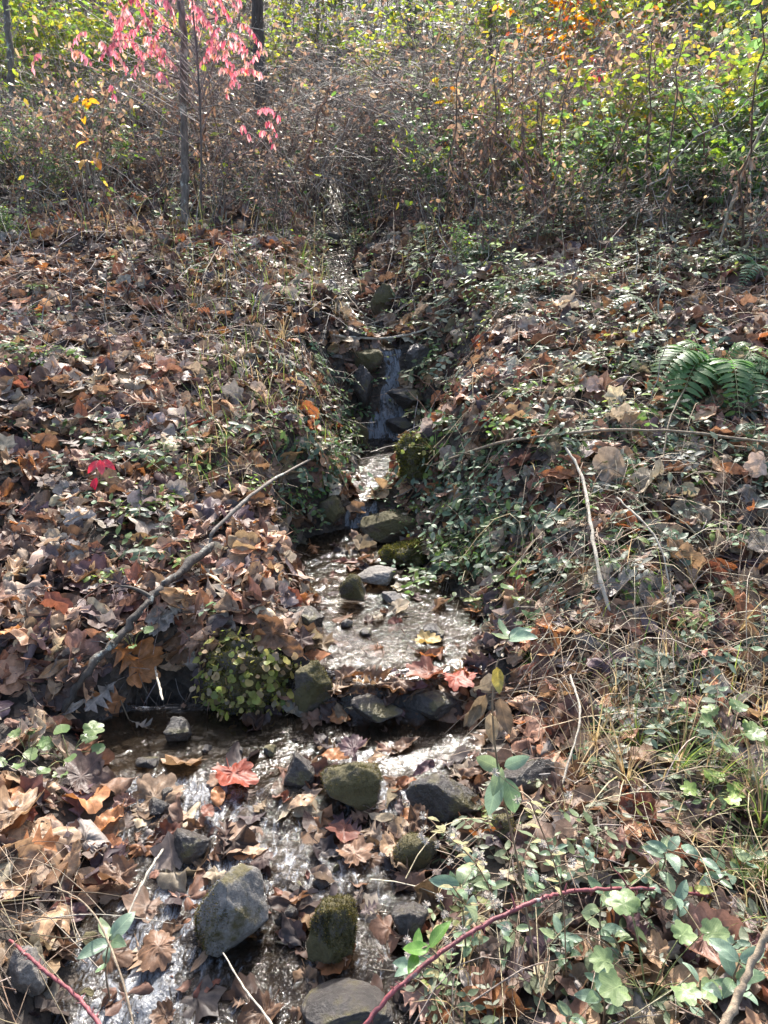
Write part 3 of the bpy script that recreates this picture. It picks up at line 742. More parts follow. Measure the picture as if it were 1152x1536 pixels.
# mound with creeping round leaves
def mound(px, py, w, h, y, name, label, nleaf, ls, cols, wts, seed):
    p = at(px, py + h * .45, water=False)
    ww = w * K * depth_of(p) / 2; hh = h * K * depth_of(p) / 2
    v = rock_verts(seed, (ww, ww * .8, hh * 1.15), 5, .2)
    o = Geo(); o.add(v, ICOF); r = o.build(name, M_MOSSR); r.location = p + np.array([0, .02, hh * .8]); tag(r, label, 'plant')
    f = ICOF; c = v[f].mean(1); n = c / np.linalg.norm(c, axis=1, keepdims=True)
    idx = np.where(n[:, 2] > -.75)[0]; pk = R.choice(idx, nleaf)
    nn = jitter(n[pk] + np.array([0, -.2, .3]), .6); g2 = Geo()
    g2.inst(ROUND, c[pk] + n[pk] * R.uniform(-.005, .05, (nleaf, 1)), basis(nn, R.uniform(-2.9, -.2, nleaf), ls * R.uniform(.4, 1.45, nleaf)), pal(cols, wts, nleaf))
    g2.build('foliage', M_GRN, r)
    m3 = Geo(); pk = R.choice(idx, 5200); an = R.uniform(0, 6.28, len(pk)); nn = jitter(n[pk], .4)
    b = np.cross(nn, np.stack([np.cos(an), np.sin(an), 0 * an], 1)); b /= np.linalg.norm(b, axis=1, keepdims=True) + 1e-9
    m3.inst(TINY[1], c[pk], np.stack([nn, b, np.cross(nn, b)], -1) * R.uniform(.008, .018, len(pk))[:, None, None], pal([(.11, .11, .03), (.17, .155, .04), (.07, .07, .02)], [1, 1, 1], len(pk)))
    m3.build('moss', M_MOSS, r)
    return r
def round_leaf():
    N = 12; a = np.linspace(-PI, PI, N, endpoint=False); rr = .5 * (1 - .25 * np.exp(-((np.abs(a) - PI) / .4) ** 2)) * (1 + .07 * np.cos(a * 9))
    V = [[.5, 0, 0]] + [[.5 + .5 * r * math.cos(t), .5 * r * math.sin(t), .02] for t, r in zip(a, rr)] + [[.5 + r * math.cos(t), r * math.sin(t), .06 + .05 * math.sin(3 * t)] for t, r in zip(a, rr)]
    F = []
    for j in range(N):
        k = (j + 1) % N; F += [(0, 1 + j, 1 + k), (1 + j, 1 + N + j, 1 + N + k), (1 + j, 1 + N + k, 1 + k)]
    V = np.array(V); return V, np.array(F), V[:, :2].copy()
ROUND = round_leaf()
MGREEN = [(.29, .30, .08), (.20, .24, .07), (.34, .30, .10), (.34, .25, .13), (.25, .20, .14)]
mound(372, 1010, 130, 100, 2.5, 'leafy_mound', 'rounded mossy mound of small yellow green leaves hanging over the dark pool', 760, .023, MGREEN, [3, 2, 2.5, 2, 1.5], 301)
mound(612, 826, 70, 46, 3.7, 'moss_cushion', 'bright yellow green moss cushion on the edge of the middle pool', 10, .02, MGREEN, [4, 3, 2, 1, 1], 305)
mound(625, 690, 60, 60, 4.5, 'fern_moss_cushion', 'yellowish mossy hump on the right bank beside the waterfall pool', 60, .03, MGREEN, [4, 3, 2, 1, 1], 309)

# ------------------------------------------------------------------ sticks and branches (one mesh each)
def stick(points, r0, r1, mat, label, name='fallen_stick', cat='stick', n=24, knots=.15, group=None, sides=8, fork=None, thorns=0):
    Pt = spline(points, n); rs = np.random.RandomState(int(abs(points[0][0]) * 1000) % 9999)
    Pt = Pt + rs.normal(0, r0 * .25, Pt.shape)
    rad = np.linspace(r0, r1, n) * (1 + knots * rs.normal(0, 1, n).clip(-1.5, 1.5)); rad[-1] *= .4; rad[0] *= .7
    g = Geo(); g.tubes(Pt[None], rad[None], sides)
    for (f, ln, az, el) in fork or ():
        b = Pt[int(f * (n - 1))]; d = np.array([math.cos(az) * math.cos(el), math.sin(az) * math.cos(el), math.sin(el)])
        q = b + d * np.linspace(0, ln, 8)[:, None] + np.array([0, 0, 1]) * .1 * ln * np.sin(np.linspace(0, 3, 8))[:, None]
        g.tubes(q[None], np.linspace(r1 * .8, r1 * .3, 8)[None], 5)
    for k in range(thorns):
        i_ = rs.randint(1, n - 1); t_ = Pt[i_ + 1 if i_ < n - 1 else i_] - Pt[i_ - 1]; t_ /= np.linalg.norm(t_); d = np.cross(t_, rs.normal(0, 1, 3)); d /= np.linalg.norm(d)
        g.tubes((Pt[i_] + d * rad[i_] * .8 + (d * .9 - t_ * .4) * np.linspace(0, .011, 4)[:, None])[None], np.array([[.0022, .0013, .0007, .0002]]), 4)
    o = g.build(name, mat); tag(o, label, cat, group); return o
A = lambda x, y, dz=.02: at(x, y, dz)
stick([A(528, 700, .18), A(470, 745, .20), A(400, 790, .19), A(330, 845, .16), A(318, 860, .13)], .006, .0085, M_STICK, 'straight grey stick leaning down from the waterfall pool to the leaf bank', fork=[(.3, .1, 2, .5)])
stick([A(320, 850, .09), A(262, 905, .10), A(230, 940, .11), A(195, 985, .10), A(140, 1045, .10), A(95, 1090, .05)], .016, .012, M_LOG, 'thick dark rotten branch half buried in leaves on the left bank', 'fallen_branch', 'branch', 40, .2, fork=[(.4, .12, 3, .3)])
stick([A(28, 876, .04), A(120, 884, .04), A(190, 884, .05), A(258, 872, .04)], .007, .004, M_STICK, 'thin forked twig lying level on the left bank leaves', fork=[(.85, .12, 4.6, 0), (.5, .1, .7, .3)])
stick([A(495, 517, .06), A(545, 524, .07), A(605, 520, .07), A(660, 496, .05), A(735, 440, .05)], .010, .006, M_PALE, 'pale curved stick bridging the stream above the waterfall')
stick([A(845, 715, .13), A(868, 765, .15), A(882, 845, .15), A(893, 905, .13), A(912, 940, .06)], .006, .008, M_PALE, 'whitish bent stick hanging down the right bank')
stick([A(640, 735, .12), A(760, 710, .15), A(900, 700, .16), A(1010, 706, .17), A(1152, 716, .15), A(1200, 720, .13)], .007, .005, M_ROOT, 'long brown stem lying level across the right bank')
stick([P(855, 277, 7.0), P(960, 275, 6.9), P(1070, 270, 6.8), P(1200, 258, 6.7)], .012, .009, M_PALE, 'pale level pole lying through the brush at the right edge', 'fallen_pole', 'pole')
stick([P(1175, 130, 4.9), P(1130, 220, 5.1), P(1090, 330, 5.3), P(1060, 440, 5.5)], .008, .010, M_PALE, 'pale slanting stem rising out of the right edge', 'dead_cane', 'stem')
stick([A(250, 1292, .05), A(228, 1345, .08), A(190, 1412, .06)], .0035, .0025, M_PALE, 'thin whitish twig beside the largest grey stone')
stick([A(545, 480, .04), A(500, 430, .05), A(468, 420, .04)], .006, .004, M_ROOT, 'short brown twig across the upper cascade')
stick([P(540, 1545, 1.08), P(600, 1478, 1.13), P(700, 1402, 1.2), P(790, 1357, 1.25), P(850, 1338, 1.3), P(950, 1333, 1.36), P(1050, 1342, 1.42), P(1150, 1374, 1.46), P(1240, 1420, 1.5)],
      .0046, .0034, M_CANE, 'long crimson bramble cane arching along the lower right corner', 'bramble_cane', 'cane', 90, .09, thorns=42,
      fork=[(.35, .03, 2, .9), (.5, .02, 1, 1), (.62, .06, 3, .9), (.75, .02, 2, 1)])
stick([P(15, 1410, 1.35), P(60, 1450, 1.25), P(120, 1500, 1.15), P(165, 1560, 1.05)], .0036, .0044, M_CANE, 'short crimson bramble cane in the lower left corner', 'bramble_cane', 'cane', 40, .09, thorns=16)
stick([P(1175, 1350, 1.05), P(1135, 1430, 1.0), P(1105, 1500, .95), P(1075, 1560, .9)], .006, .008, M_ROOT, 'brown upright stick crossing the lower right corner', 'dead_cane', 'stem')
stick([P(335, 1430, 1.35), P(365, 1480, 1.25), P(400, 1525, 1.15), P(420, 1560, 1.1)], .0018, .0028, M_PALE, 'yellowish grass stalk leaning over the bottom edge', 'straw_blade', 'stalk')
stick([P(80, 1330, 1.5), P(120, 1350, 1.42), P(150, 1385, 1.33), P(180, 1460, 1.2), P(205, 1560, 1.1)], .0018, .0026, M_ROOT, 'thin rusty stalk arching beside the green sprout at lower left', 'rusty_cane', 'stalk')
stick([P(10, 1390, 1.4), P(90, 1375, 1.4), P(160, 1372, 1.4), P(260, 1385, 1.42)], .0012, .0008, M_PALE, 'thin straw laid level above the lower left corner', 'straw_blade', 'stalk')
for k, (x0, y0, x1, y1) in enumerate([(640, 330, 735, 450), (1000, 150, 1075, 330), (330, 400, 300, 500), (590, 330, 560, 480), (850, 1075, 838, 1200), (920, 800, 1010, 930), (250, 1110, 235, 1010), (1040, 600, 990, 760)]):
    stick([A(x0, y0, .15), A((x0 + x1) / 2 + random.uniform(-25, 25), (y0 + y1) / 2, .14), A(x1, y1, .03)], .004, .003, random.choice([M_PALE, M_ROOT, M_STICK]), '', 'thin_twig', 'twig')
    o = COL.objects[-1]; tag(o, 'thin bare twig', 'twig', 'bare twigs on the banks', True)

# hanging roots under the left bank and right bank
def roots(pxs, y0, y1, n, name, label):
    g = Geo()
    q = np.array([at(random.uniform(*pxs), random.uniform(y0, y1), .03, False) for _ in range(n)])
    t = np.linspace(0, 1, 7)[None, :, None]; ln = R.uniform(.06, .2, (n, 1, 1))
    d = np.stack([R.normal(0, .35, n), R.uniform(-.7, -.1, n), np.full(n, -1.)], 1)[:, None]
    Pt = q[:, None] + d * ln * t + R.normal(0, .5, (n, 1, 3)) * ln * .4 * t * (1 - t) + np.array([0, -.03, 0]) * np.sin(t * PI)
    g.tubes(Pt, np.full((n, 7), .0013) * R.uniform(.5, 1.8, (n, 1)), 4, pal(TWIG + STRAW[2:3], [2, 3, 1, 2, 2], n))
    o = g.build(name, M_STEM); o['kind'] = 'stuff'; tag(o, label, 'roots')
roots((170, 480), 1025, 1062, 60, 'hanging_roots', 'fine brown roots dangling from the left bank into the dark pool')
roots((640, 900), 850, 925, 90, 'hanging_stems', 'dry stems trailing from the right bank toward the pool')
# ------------------------------------------------------------------ single fallen leaves
def hero_mesh(tm, mi, nm):
    g = Geo(); g.add(tm[0] - np.array([.4, 0, 0]), tm[1], tm[2]); return g.mesh(nm, [M_PALO if mi else M_PINO])
FINE = {'oval': oval_leaf(.27, 17, .85, (-1, -.75, -.5, -.25, 0, .25, .5, .75, 1), .05), 'palm': palm_leaf(.09, (.2, .4, .6, .8, 1.0), 1.0, (0, .3, .5, .75)), 'oak': oak_leaf(), 'maple': palm_leaf(.08, (.25, .5, .75, 1.0), 1.5, (0, .25, .5, .8))}
J0 = random.uniform
HM = {}
for kind in FINE:
    for s in range(7):
        rs = np.random.RandomState(s * 7 + len(kind))
        flat = s < 3
        c = rs.uniform(-.7, .9) if flat else rs.choice([-1, 1]) * rs.uniform(1.2, 2.6)
        HM[kind, s] = hero_mesh(bend(FINE[kind], c, rs.uniform(-.7, .7), rs.uniform(.06, .13) if flat else rs.uniform(.14, .26), s + 31, rs.uniform(-.5, .5), .3 if kind in ('palm', 'maple') else .15), kind in ('palm', 'maple'), 'fallen_leaf')
LC = {'tan': (.36, .24, .15), 'brown': (.20, .115, .07), 'dark brown': (.09, .058, .048), 'orange brown': (.38, .17, .07), 'purplish': (.13, .075, .08), 'greyish': (.30, .26, .23),
      'red': (.26, .055, .03), 'pinkish': (.30, .17, .13), 'yellowish': (.42, .30, .12), 'reddish brown': (.20, .08, .052)}
SHAPE = {'oval': 'oval', 'palm': 'broad lobed', 'oak': 'oak', 'maple': 'maple like'}
def leaf(px, py, spx, kind, colour, label=None, var=None, tilt=.25, dz=.02, yaw=None, nrm=None, wet=1.0):
    p = at(px, py, dz)
    s = spx * K * depth_of(p) * 1.0
    o = bpy.data.objects.new('fallen_leaf', HM[kind, random.randrange(7) if var is None else var]); COL.objects.link(o)
    n = Hn(np.array([p[0]]), np.array([p[1]]), .06) if nrm is None else np.array([nrm], float)
    if edge(p[0], p[1]) < 0 and nrm is None: n = np.array([[0, 0, 1.]])
    n = n + np.array([[0, -.25, .1]])*(.6 if nrm is None else 0); n = n/np.linalg.norm(n)
    n = jitter(n, tilt)
    m = basis(n, np.array([random.uniform(0, 6.28) if yaw is None else yaw]), np.array([s]))[0]
    o.matrix_world = Matrix([[*m[0], p[0]], [*m[1], p[1]], [*m[2], p[2]], [0, 0, 0, 1]])
    c = np.array(LC[colour]) * wet * random.uniform(.85, 1.15); o.color = (*c, 1)
    if label: tag(o, label, 'leaf', 'single fallen leaves')
    else: tag(o, '%s %s leaf' % (colour, SHAPE[kind]), 'leaf', 'single fallen leaves', True)
    return o
for a in [(58, 1268, 112, 'palm', 'tan', 'largest golden tan lobed leaf at the left edge near the water', 1), (24, 1345, 80, 'oval', 'tan', 'pale ribbed oval leaf at the left edge under the largest golden leaf', 0),
          (30, 1204, 62, 'oval', 'orange brown', 'smooth orange brown oval leaf above the largest golden leaf', 1), (118, 1215, 74, 'oak', 'purplish', 'purplish oak leaf beside the largest golden leaf', 1),
          (208, 1018, 76, 'palm', 'orange brown', 'flat orange tan lobed leaf left of the leafy mound', 0), (47, 1015, 52, 'oval', 'tan', 'tan oval leaf with clear ribs far left on the bank', 2),
          (283, 972, 78, 'oak', 'pinkish', 'pinkish spiky oak leaf touching the leafy mound', 1), (172, 920, 66, 'maple', 'purplish', 'flat purplish maple like leaf on the left bank', 1),
          (138, 850, 50, 'maple', 'purplish', 'dark purple lobed leaf above the thin forked twig', 2), (70, 803, 50, 'oval', 'tan', 'tan oval leaf standing on end on the left bank', 0),
          (352, 1175, 66, 'palm', 'red', 'glowing red wet leaf in the water under the leafy mound', 2), (328, 1206, 44, 'oval', 'orange brown', 'orange oval leaf just below the red wet leaf', 1),
          (312, 1228, 40, 'oval', 'reddish brown', 'folded reddish oval leaf below the red wet leaf', 2), (168, 1240, 60, 'oval', 'orange brown', 'rolled orange brown leaf at the left water edge', 5),
          (180, 1328, 58, 'palm', 'brown', 'crumpled brown leaf standing left of the largest grey stone', 4), (236, 1436, 66, 'palm', 'brown', 'brown lobed leaf below left of the largest grey stone', 1),
          (455, 1212, 46, 'oval', 'tan', 'small tan ribbed leaf floating in the riffle', 1), (428, 1050, 56, 'oval', 'pinkish', 'brown pink leaf hanging from the leafy mound', 1),
          (640, 972, 40, 'palm', 'yellowish', 'pale yellowish leaf stranded in the glittering pool', 0), (820, 945, 60, 'palm', 'tan', 'curled tan leaf above the right edge of the glittering pool', 3),
          (838, 990, 66, 'palm', 'brown', 'cupped brown leaf on the right bank beside the glittering pool', 5), (1045, 828, 76, 'palm', 'tan', 'broad tan leaf on the upper right bank under the little fern frond', 1),
          (1128, 905, 86, 'palm', 'tan', 'broad tan lobed leaf draped at the right edge', 2), (1020, 1238, 96, 'maple', 'brown', 'large brown leaf with holes near the right edge', 1),
          (1058, 1428, 105, 'palm', 'pinkish', 'large pinkish red leaf in the lower right corner', 4), (745, 1520, 104, 'oval', 'orange brown', 'ribbed orange tan leaf curled at the bottom edge', 4),
          (625, 1515, 86, 'oak', 'pinkish', 'pinkish brown oak leaf at the bottom edge', 1), (702, 1482, 52, 'oval', 'greyish', 'pale grey blotched leaf above the ribbed orange leaf', 1),
          (500, 1142, 46, 'oval', 'orange brown', 'light orange leaf on top of the dark mossy stone', 1), (532, 1292, 54, 'palm', 'brown', 'brown leaf caught above the moss coated upright stone', 2),
          (592, 1282, 50, 'palm', 'tan', 'tan leaf folded right of the moss coated upright stone', 4), (617, 720, 40, 'oval', 'tan', 'ribbed tan leaf standing up beside the waterfall pool', 0),
          (686, 1028, 54, 'maple', 'red', 'translucent dark red leaf hanging off the lip', 1), (640, 1022, 60, 'palm', 'reddish brown', 'wet reddish leaf lying on the lip of the glittering pool', 0),
          (65, 640, 44, 'oval', 'tan', 'tan leaf left above the red sprig', 1), (150, 662, 56, 'palm', 'tan', 'broad tan leaf just above the red sprig', 1),
          (320, 545, 44, 'palm', 'greyish', 'grey lobed leaf in the middle of the left bank', 1), (800, 486, 54, 'palm', 'reddish brown', 'reddish brown curled leaf high on the right bank', 3),
          (566, 482, 22, 'oval', 'orange brown', 'small orange leaf stuck to the stone above the waterfall', 1), (920, 838, 50, 'palm', 'brown', 'brown leaf in shade under the right bank creeper', 2),
          (875, 890, 60, 'palm', 'brown', 'large crumpled brown leaf beside the whitish bent stick', 4), (990, 1440, 52, 'palm', 'greyish', 'upright torn grey leaf behind the crimson cane', 3),
          (262, 1010, 60, 'oval', 'tan', 'long tan leaf bent over the bank edge by the oak leaf', 5), (1130, 1235, 66, 'palm', 'dark brown', 'dark brown withered leaf at the right edge', 4),
          (560, 870, 44, 'oval', 'orange brown', 'ribbed copper leaf lying on the pale flat stone', 1), (512, 1390, 34, 'oval', 'greyish', 'curled grey leaf on the moss coated upright stone', 2),
          (380, 1290, 40, 'oval', 'tan', 'thin leaf lying behind the largest grey stone', 2), (1075, 1035, 50, 'palm', 'greyish', 'pale withered leaf on the right bank above the mint', 1),
          (395, 1300, 36, 'palm', 'dark brown', 'sodden dark leaf in the riffle behind the largest grey stone', 1)]:
    o = leaf(*a[:6], var=a[6], tilt=.12, dz=.03)
for px, py in [(345, 985), (400, 1010), (360, 1040), (560, 1030), (600, 1040), (650, 1035), (625, 1050), (680, 1050), (530, 1150), (560, 1165), (640, 1180), (700, 1185), (625, 1262), (560, 1045), (590, 1060), (510, 1050)]:
    leaf(px, py, random.uniform(34, 54), random.choice(['palm', 'oval', 'oval', 'oak']), random.choice(['brown', 'dark brown', 'purplish', 'brown', 'tan']), dz=.05 if py < 1060 else .07, tilt=.3, wet=.8)
cols = ['tan'] * 5 + ['brown'] * 5 + ['dark brown'] * 3 + ['orange brown'] * 2 + ['purplish'] * 2 + ['greyish'] * 3 + ['pinkish', 'reddish brown']
REG = [((10, 470, 690, 870), 36, 48), ((10, 300, 870, 1080), 38, 62), ((240, 480, 870, 1000), 14, 52), ((440, 720, 1005, 1060), 22, 54), ((0, 240, 1180, 1480), 26, 70), ((150, 420, 1150, 1300), 14, 52),
       ((420, 640, 1110, 1320), 20, 52), ((700, 900, 890, 1080), 24, 56), ((880, 1152, 840, 1130), 24, 58), ((800, 1152, 1180, 1330), 16, 66), ((600, 1152, 1390, 1536), 26, 76), ((480, 560, 835, 880), 5, 38), ((240, 480, 1440, 1536), 6, 60)]
for (x0, x1, y0, y1), n, sz in REG:
    for _ in range(n):
        px, py = random.uniform(x0, x1), random.uniform(y0, y1)
        q = at(px, py); inwater = edge(q[0], q[1]) < 0
        if inwater and random.random() < (.5 if py > 1090 else .75): continue
        leaf(px, py, sz * random.uniform(.65, 1.25), random.choice(['palm', 'palm', 'oval', 'oval', 'oak', 'maple']), random.choice(cols), None, None, .3 if not inwater else .1, random.uniform(.01, .05) if not inwater else .008, wet=.65 if inwater else 1.)

for k in range(46):                                                # sodden leaves draped over the lip below the glittering pool
    px, y = J0(490, 725), J0(2.36, 2.50); z = .015 + .10 * float(sstep(2.41, 2.5, y)) + J0(-.01, .025)
    d = ray(px, 1030); x = d[0] / d[1] * y
    yaw = J0(0, 6.28); n = np.array([J0(-.5, .5), -J0(.2, 1.1), J0(.35, 1)])
    o = leaf(px, 1030, J0(36, 62), random.choice(['palm', 'oval', 'oval', 'maple']), random.choice(['brown', 'dark brown', 'dark brown', 'reddish brown', 'tan', 'purplish', 'orange brown']), None, None, .2, .02, None, n, .8)
    o.location = (x, y, z)
# ------------------------------------------------------------------ plants made of a stem and leaves
def plant(name, label, cat, stems, leaves, mat=None, group=None, tubes=5, leafname='leaf', tmpl=None, veined=True):
    """stems: list of (points, r0, r1, colour); leaves: list of (pos, dir, normal, size, colour, template)"""
    b = np.array(stems[0][0][0]); r = empty(name, b, label, cat, group)
    g = Geo()
    for (p, r0, r1, c) in stems:
        s = spline(p, max(6, 5 * len(p))) - b; g.tubes(s[None], np.linspace(r0, r1, len(s))[None], tubes, c)
    g.build('stem', M_STEM, r)
    for (pos, d, n, s, c, tm) in leaves:
        d = np.array(d, float); d /= np.linalg.norm(d); n = np.array(n, float); n = n - d * (d @ n); n /= np.linalg.norm(n)
        m = np.stack([d, np.cross(n, d), n], -1) * s
        gl = Geo(); gl.inst(tm, (np.array(pos) - b)[None], m[None], np.array([c]))
        gl.build(leafname, mat or M_GRNV, r)
    return r
BIG = [bend(oval_leaf(.25, 11, .9, (-1, -.66, -.33, 0, .33, .66, 1)), c, a, w, i, tw) for i, (c, a, w, tw) in enumerate([(.7, -.5, .03, 0), (1.1, .4, .04, .3), (.5, -.9, .05, -.3), (1.4, -.2, .03, .1)])]
HSK = [(.16, .24, .17), (.19, .27, .19), (.13, .20, .11), (.21, .27, .15)]
def sprout(name, label, spts, nodes, lsz, cols=HSK, stemc=(.22, .16, .10), r=.0016, up=0.6, group=None, cat='plant'):
    """opposite leaves at the given fractions of the stem"""
    s = spline(spts, 40); lv = []
    for (f, k, sc) in nodes:
        i = min(int(f * 39), 39); t = s[min(i + 1, 39)] - s[max(i - 1, 0)]; t /= np.linalg.norm(t)
        a0 = random.uniform(0, 6.28)
        for j in range(k):
            an = a0 + j * 2 * PI / k + random.uniform(-.3, .3)
            d = np.array([math.cos(an), math.sin(an), 0]) + np.array([0, 0, up * random.uniform(-.2, .8)]) + t * .2
            n = np.array([0, -.35, 1.]) + np.array([random.gauss(0, .25), random.gauss(0, .25), 0])
            lv.append((s[i], d, n, lsz * sc * random.uniform(.85, 1.15), np.array(random.choice(cols)) * random.uniform(.85, 1.2), random.choice(BIG)))
    return plant(name, label, cat, [(spts, r * 1.4, r, stemc)], lv, group=group)

# the tall sprout in front of the stream, with withered leaves further up
b0 = at(812, 1500)
tall = sprout('honeysuckle_sprout', 'tall sprout with big blue green oval leaves in front of the long dark stone', [b0, P(778, 1300, 1.36), P(752, 1180, 1.33), P(740, 1090, 1.33), P(742, 1010, 1.36), P(765, 950, 1.38)],
              [(.99, 4, .8)], .075)
b = np.array(tall.location)
for (px, py, dx, up, sz) in [(748, 1152, -.75, .55, .07), (756, 1150, .55, .45, .062), (748, 1165, -.25, -1, .085), (760, 1168, .3, -1, .082), (752, 1150, -.2, -.6, .06)]:
    g = Geo(); pos = P(px, py, 1.33) - b; d = np.array([dx, -.25, up]); d /= np.linalg.norm(d); n = np.array([dx * .3, -.85, .6]); n = n - d * (d @ n); n /= np.linalg.norm(n)
    g.inst(random.choice(BIG), pos[None], (np.stack([d, np.cross(n, d), n], -1) * sz)[None], np.array([random.choice(HSK)])); g.build('leaf', M_GRNV, tall)
for k, (px, py, s, c, dx) in enumerate([(745, 1000, .055, (.42, .34, .10), .1), (728, 1040, .075, (.22, .16, .10), -.5), (748, 1045, .08, (.18, .13, .09), .3), (735, 1065, .07, (.28, .22, .15), .1), (722, 1055, .06, (.20, .15, .10), -.8)]):
    g = Geo(); pos = P(px, py, 1.34) - b; d = np.array([dx, -.15, -1.]); d /= np.linalg.norm(d); n = np.array([0, -1, .2]); n = n - d * (d @ n); n /= np.linalg.norm(n)
    tm = bend(OV, 2.2 if k else .6, .5, .15, k + 5)
    g.inst(tm, pos[None], (np.stack([d, np.cross(n, d), n], -1) * s)[None], np.array([c])); w = g.build('withered_leaf', M_PIN, tall)
    w['label'] = 'withered brown drooping leaf' if k else 'yellowing leaf'
sprout('honeysuckle_sprout', 'sprout with three folded blue green leaves at lower left beside the white twig', [at(165, 1500), P(158, 1450, 1.35), P(165, 1405, 1.33)], [(.55, 2, .7), (.97, 4, 1.1)], .062)
sprout('honeysuckle_sprout', 'leafy stem above the crimson cane at the right edge', [at(1120, 1330), P(1060, 1290, 1.5), P(1000, 1275, 1.45)], [(.3, 2, 1.), (.6, 2, 1.), (.98, 3, 1.)], .06)
sprout('honeysuckle_sprout', 'sprout with long green leaves standing in the crook of the crimson cane', [at(905, 1440), P(900, 1380, 1.35), P(905, 1340, 1.35)], [(.4, 2, 1.), (.75, 2, 1.), (.98, 3, 1.)], .055)
sprout('honeysuckle_sprout', 'leafy sprout where the crimson cane rises beside the riffle', [at(700, 1440), P(695, 1370, 1.3), P(690, 1325, 1.3)], [(.35, 2, 1.1), (.7, 2, 1.), (.98, 3, 1.)], .06)
sprout('honeysuckle_sprout', 'green leaves hanging under the crimson cane next to the riffle', [P(655, 1432, 1.17), P(640, 1420, 1.16), P(625, 1430, 1.15)], [(.4, 2, 1.2), (.98, 2, 1.)], .055, [(.12, .24, .05), (.15, .28, .06)])
sprout('honeysuckle_sprout', 'blue green leaf cluster in the lower right corner', [at(1120, 1500, 0), P(1100, 1475, 1.12), P(1110, 1440, 1.1)], [(.3, 3, 1.), (.65, 3, 1.), (.98, 3, 1.)], .055)
HS_N = [(860, 1300), (940, 1320), (985, 1290), (800, 1395), (840, 1420), (780, 1330), (730, 1335), (760, 1420), (1060, 1300), (1110, 1290), (1010, 1500), (900, 1500), (860, 1510), (690, 1300), (870, 1465), (1020, 1360), (940, 1420), (830, 1275),
        (1090, 1420), (720, 1390), (890, 1290), (650, 1440)]
for k, (px, py) in enumerate(HS_N):
    q = at(px + random.uniform(-8, 8), py + 45); t = q + np.array([random.uniform(-.05, .05), random.uniform(-.05, .02), random.uniform(.07, .15)])
    o = sprout('honeysuckle_sprout', '', [q, (q + t) / 2 + np.array([random.uniform(-.02, .02), 0, .02]), t], [(.35, 2, .8), (.68, 2, 1.), (.98, 2, .9)], random.uniform(.035, .055))
    tag(o, 'small green honeysuckle sprout', 'plant', 'honeysuckle sprouts in the foreground', True)

# lobed green seedlings
LOB = bend(palm_leaf(.1, (.35, .7, 1.0), 1.3), .4, -.3, .06, 5)
def lobed(name, label, px, py, n, size, cols, spread, hgt=.08, yoff=0.):
    q = at(px, py); st = []; lv = []
    for k in range(n):
        an = 2 * PI * k / n + random.uniform(-.4, .4); t = q + np.array([math.cos(an) * spread, math.sin(an) * spread - .02, hgt * random.uniform(.6, 1.2)])
        st.append(([q, (q + t) / 2 + np.array([0, 0, .02]), t], .0014, .001, (.20, .22, .08)))
        lv.append((t, (math.cos(an), math.sin(an), .1), (0, -.4, 1), size * random.uniform(.7, 1.2), np.array(random.choice(cols)) * random.uniform(.85, 1.15), ROUND if (name == 'lobed_herb' and random.random() < .4) else LOB))
    return plant(name, label, 'plant', st, lv)
LG = [(.12, .19, .06), (.16, .23, .08), (.10, .16, .06)]
lobed('lobed_herb', 'clump of round lobed green leaves left of the dark pool', 105, 1150, 9, .055, LG, .07)
lobed('lobed_herb', 'small green lobed plant growing by the rotten branch', 200, 978, 6, .035, LG, .05)
lobed('lobed_herb', 'green seedling at the far left edge by the water', 45, 1145, 5, .04, LG, .05)
lobed('mint_plant', 'mint like plant with paired toothed leaves on the lower right bank', 1085, 1135, 6, .055, LG, .05, .12)
lobed('mint_plant', 'bright yellow green three leaved plant near the large brown leaf', 1062, 1215, 4, .055, [(.20, .29, .06), (.22, .31, .08)], .04, .08)
lobed('mint_plant', 'pale green toothed plant in the lower right corner', 970, 1510, 8, .055, [(.19, .27, .11), (.22, .30, .13)], .08, .18)
lobed('lobed_herb', 'pale green lobed seedling under the right bank creeper', 770, 900, 5, .05, LG, .06)
lobed('lobed_herb', 'green seedling high on the left bank under the lichened trunk', 300, 355, 5, .07, [(.20, .36, .07)], .08)
# three red leaves on a seedling
q = at(150, 735); t = P(150, 690, q[1] - .1)
plant('red_sprig', 'small seedling with bright red drooping leaves on the left bank', 'plant', [([q, (q + t) / 2, t], .002, .0015, (.2, .07, .05))],
      [(t, (-.5, -.3, -.45), (0, -.7, .7), .082, (.52, .06, .08), BIG[0]), (t, (.2, -.4, -.5), (0, -.7, .7), .082, (.56, .07, .09), BIG[1]), (t, (.9, -.2, -.4), (0, -.7, .7), .082, (.50, .06, .08), BIG[2]),
       (q * .3 + t * .7 + np.array([-.02, 0, -.04]), (-.3, -.3, -.9), (0, -.8, .5), .08, (.58, .05, .08), BIG[3])])

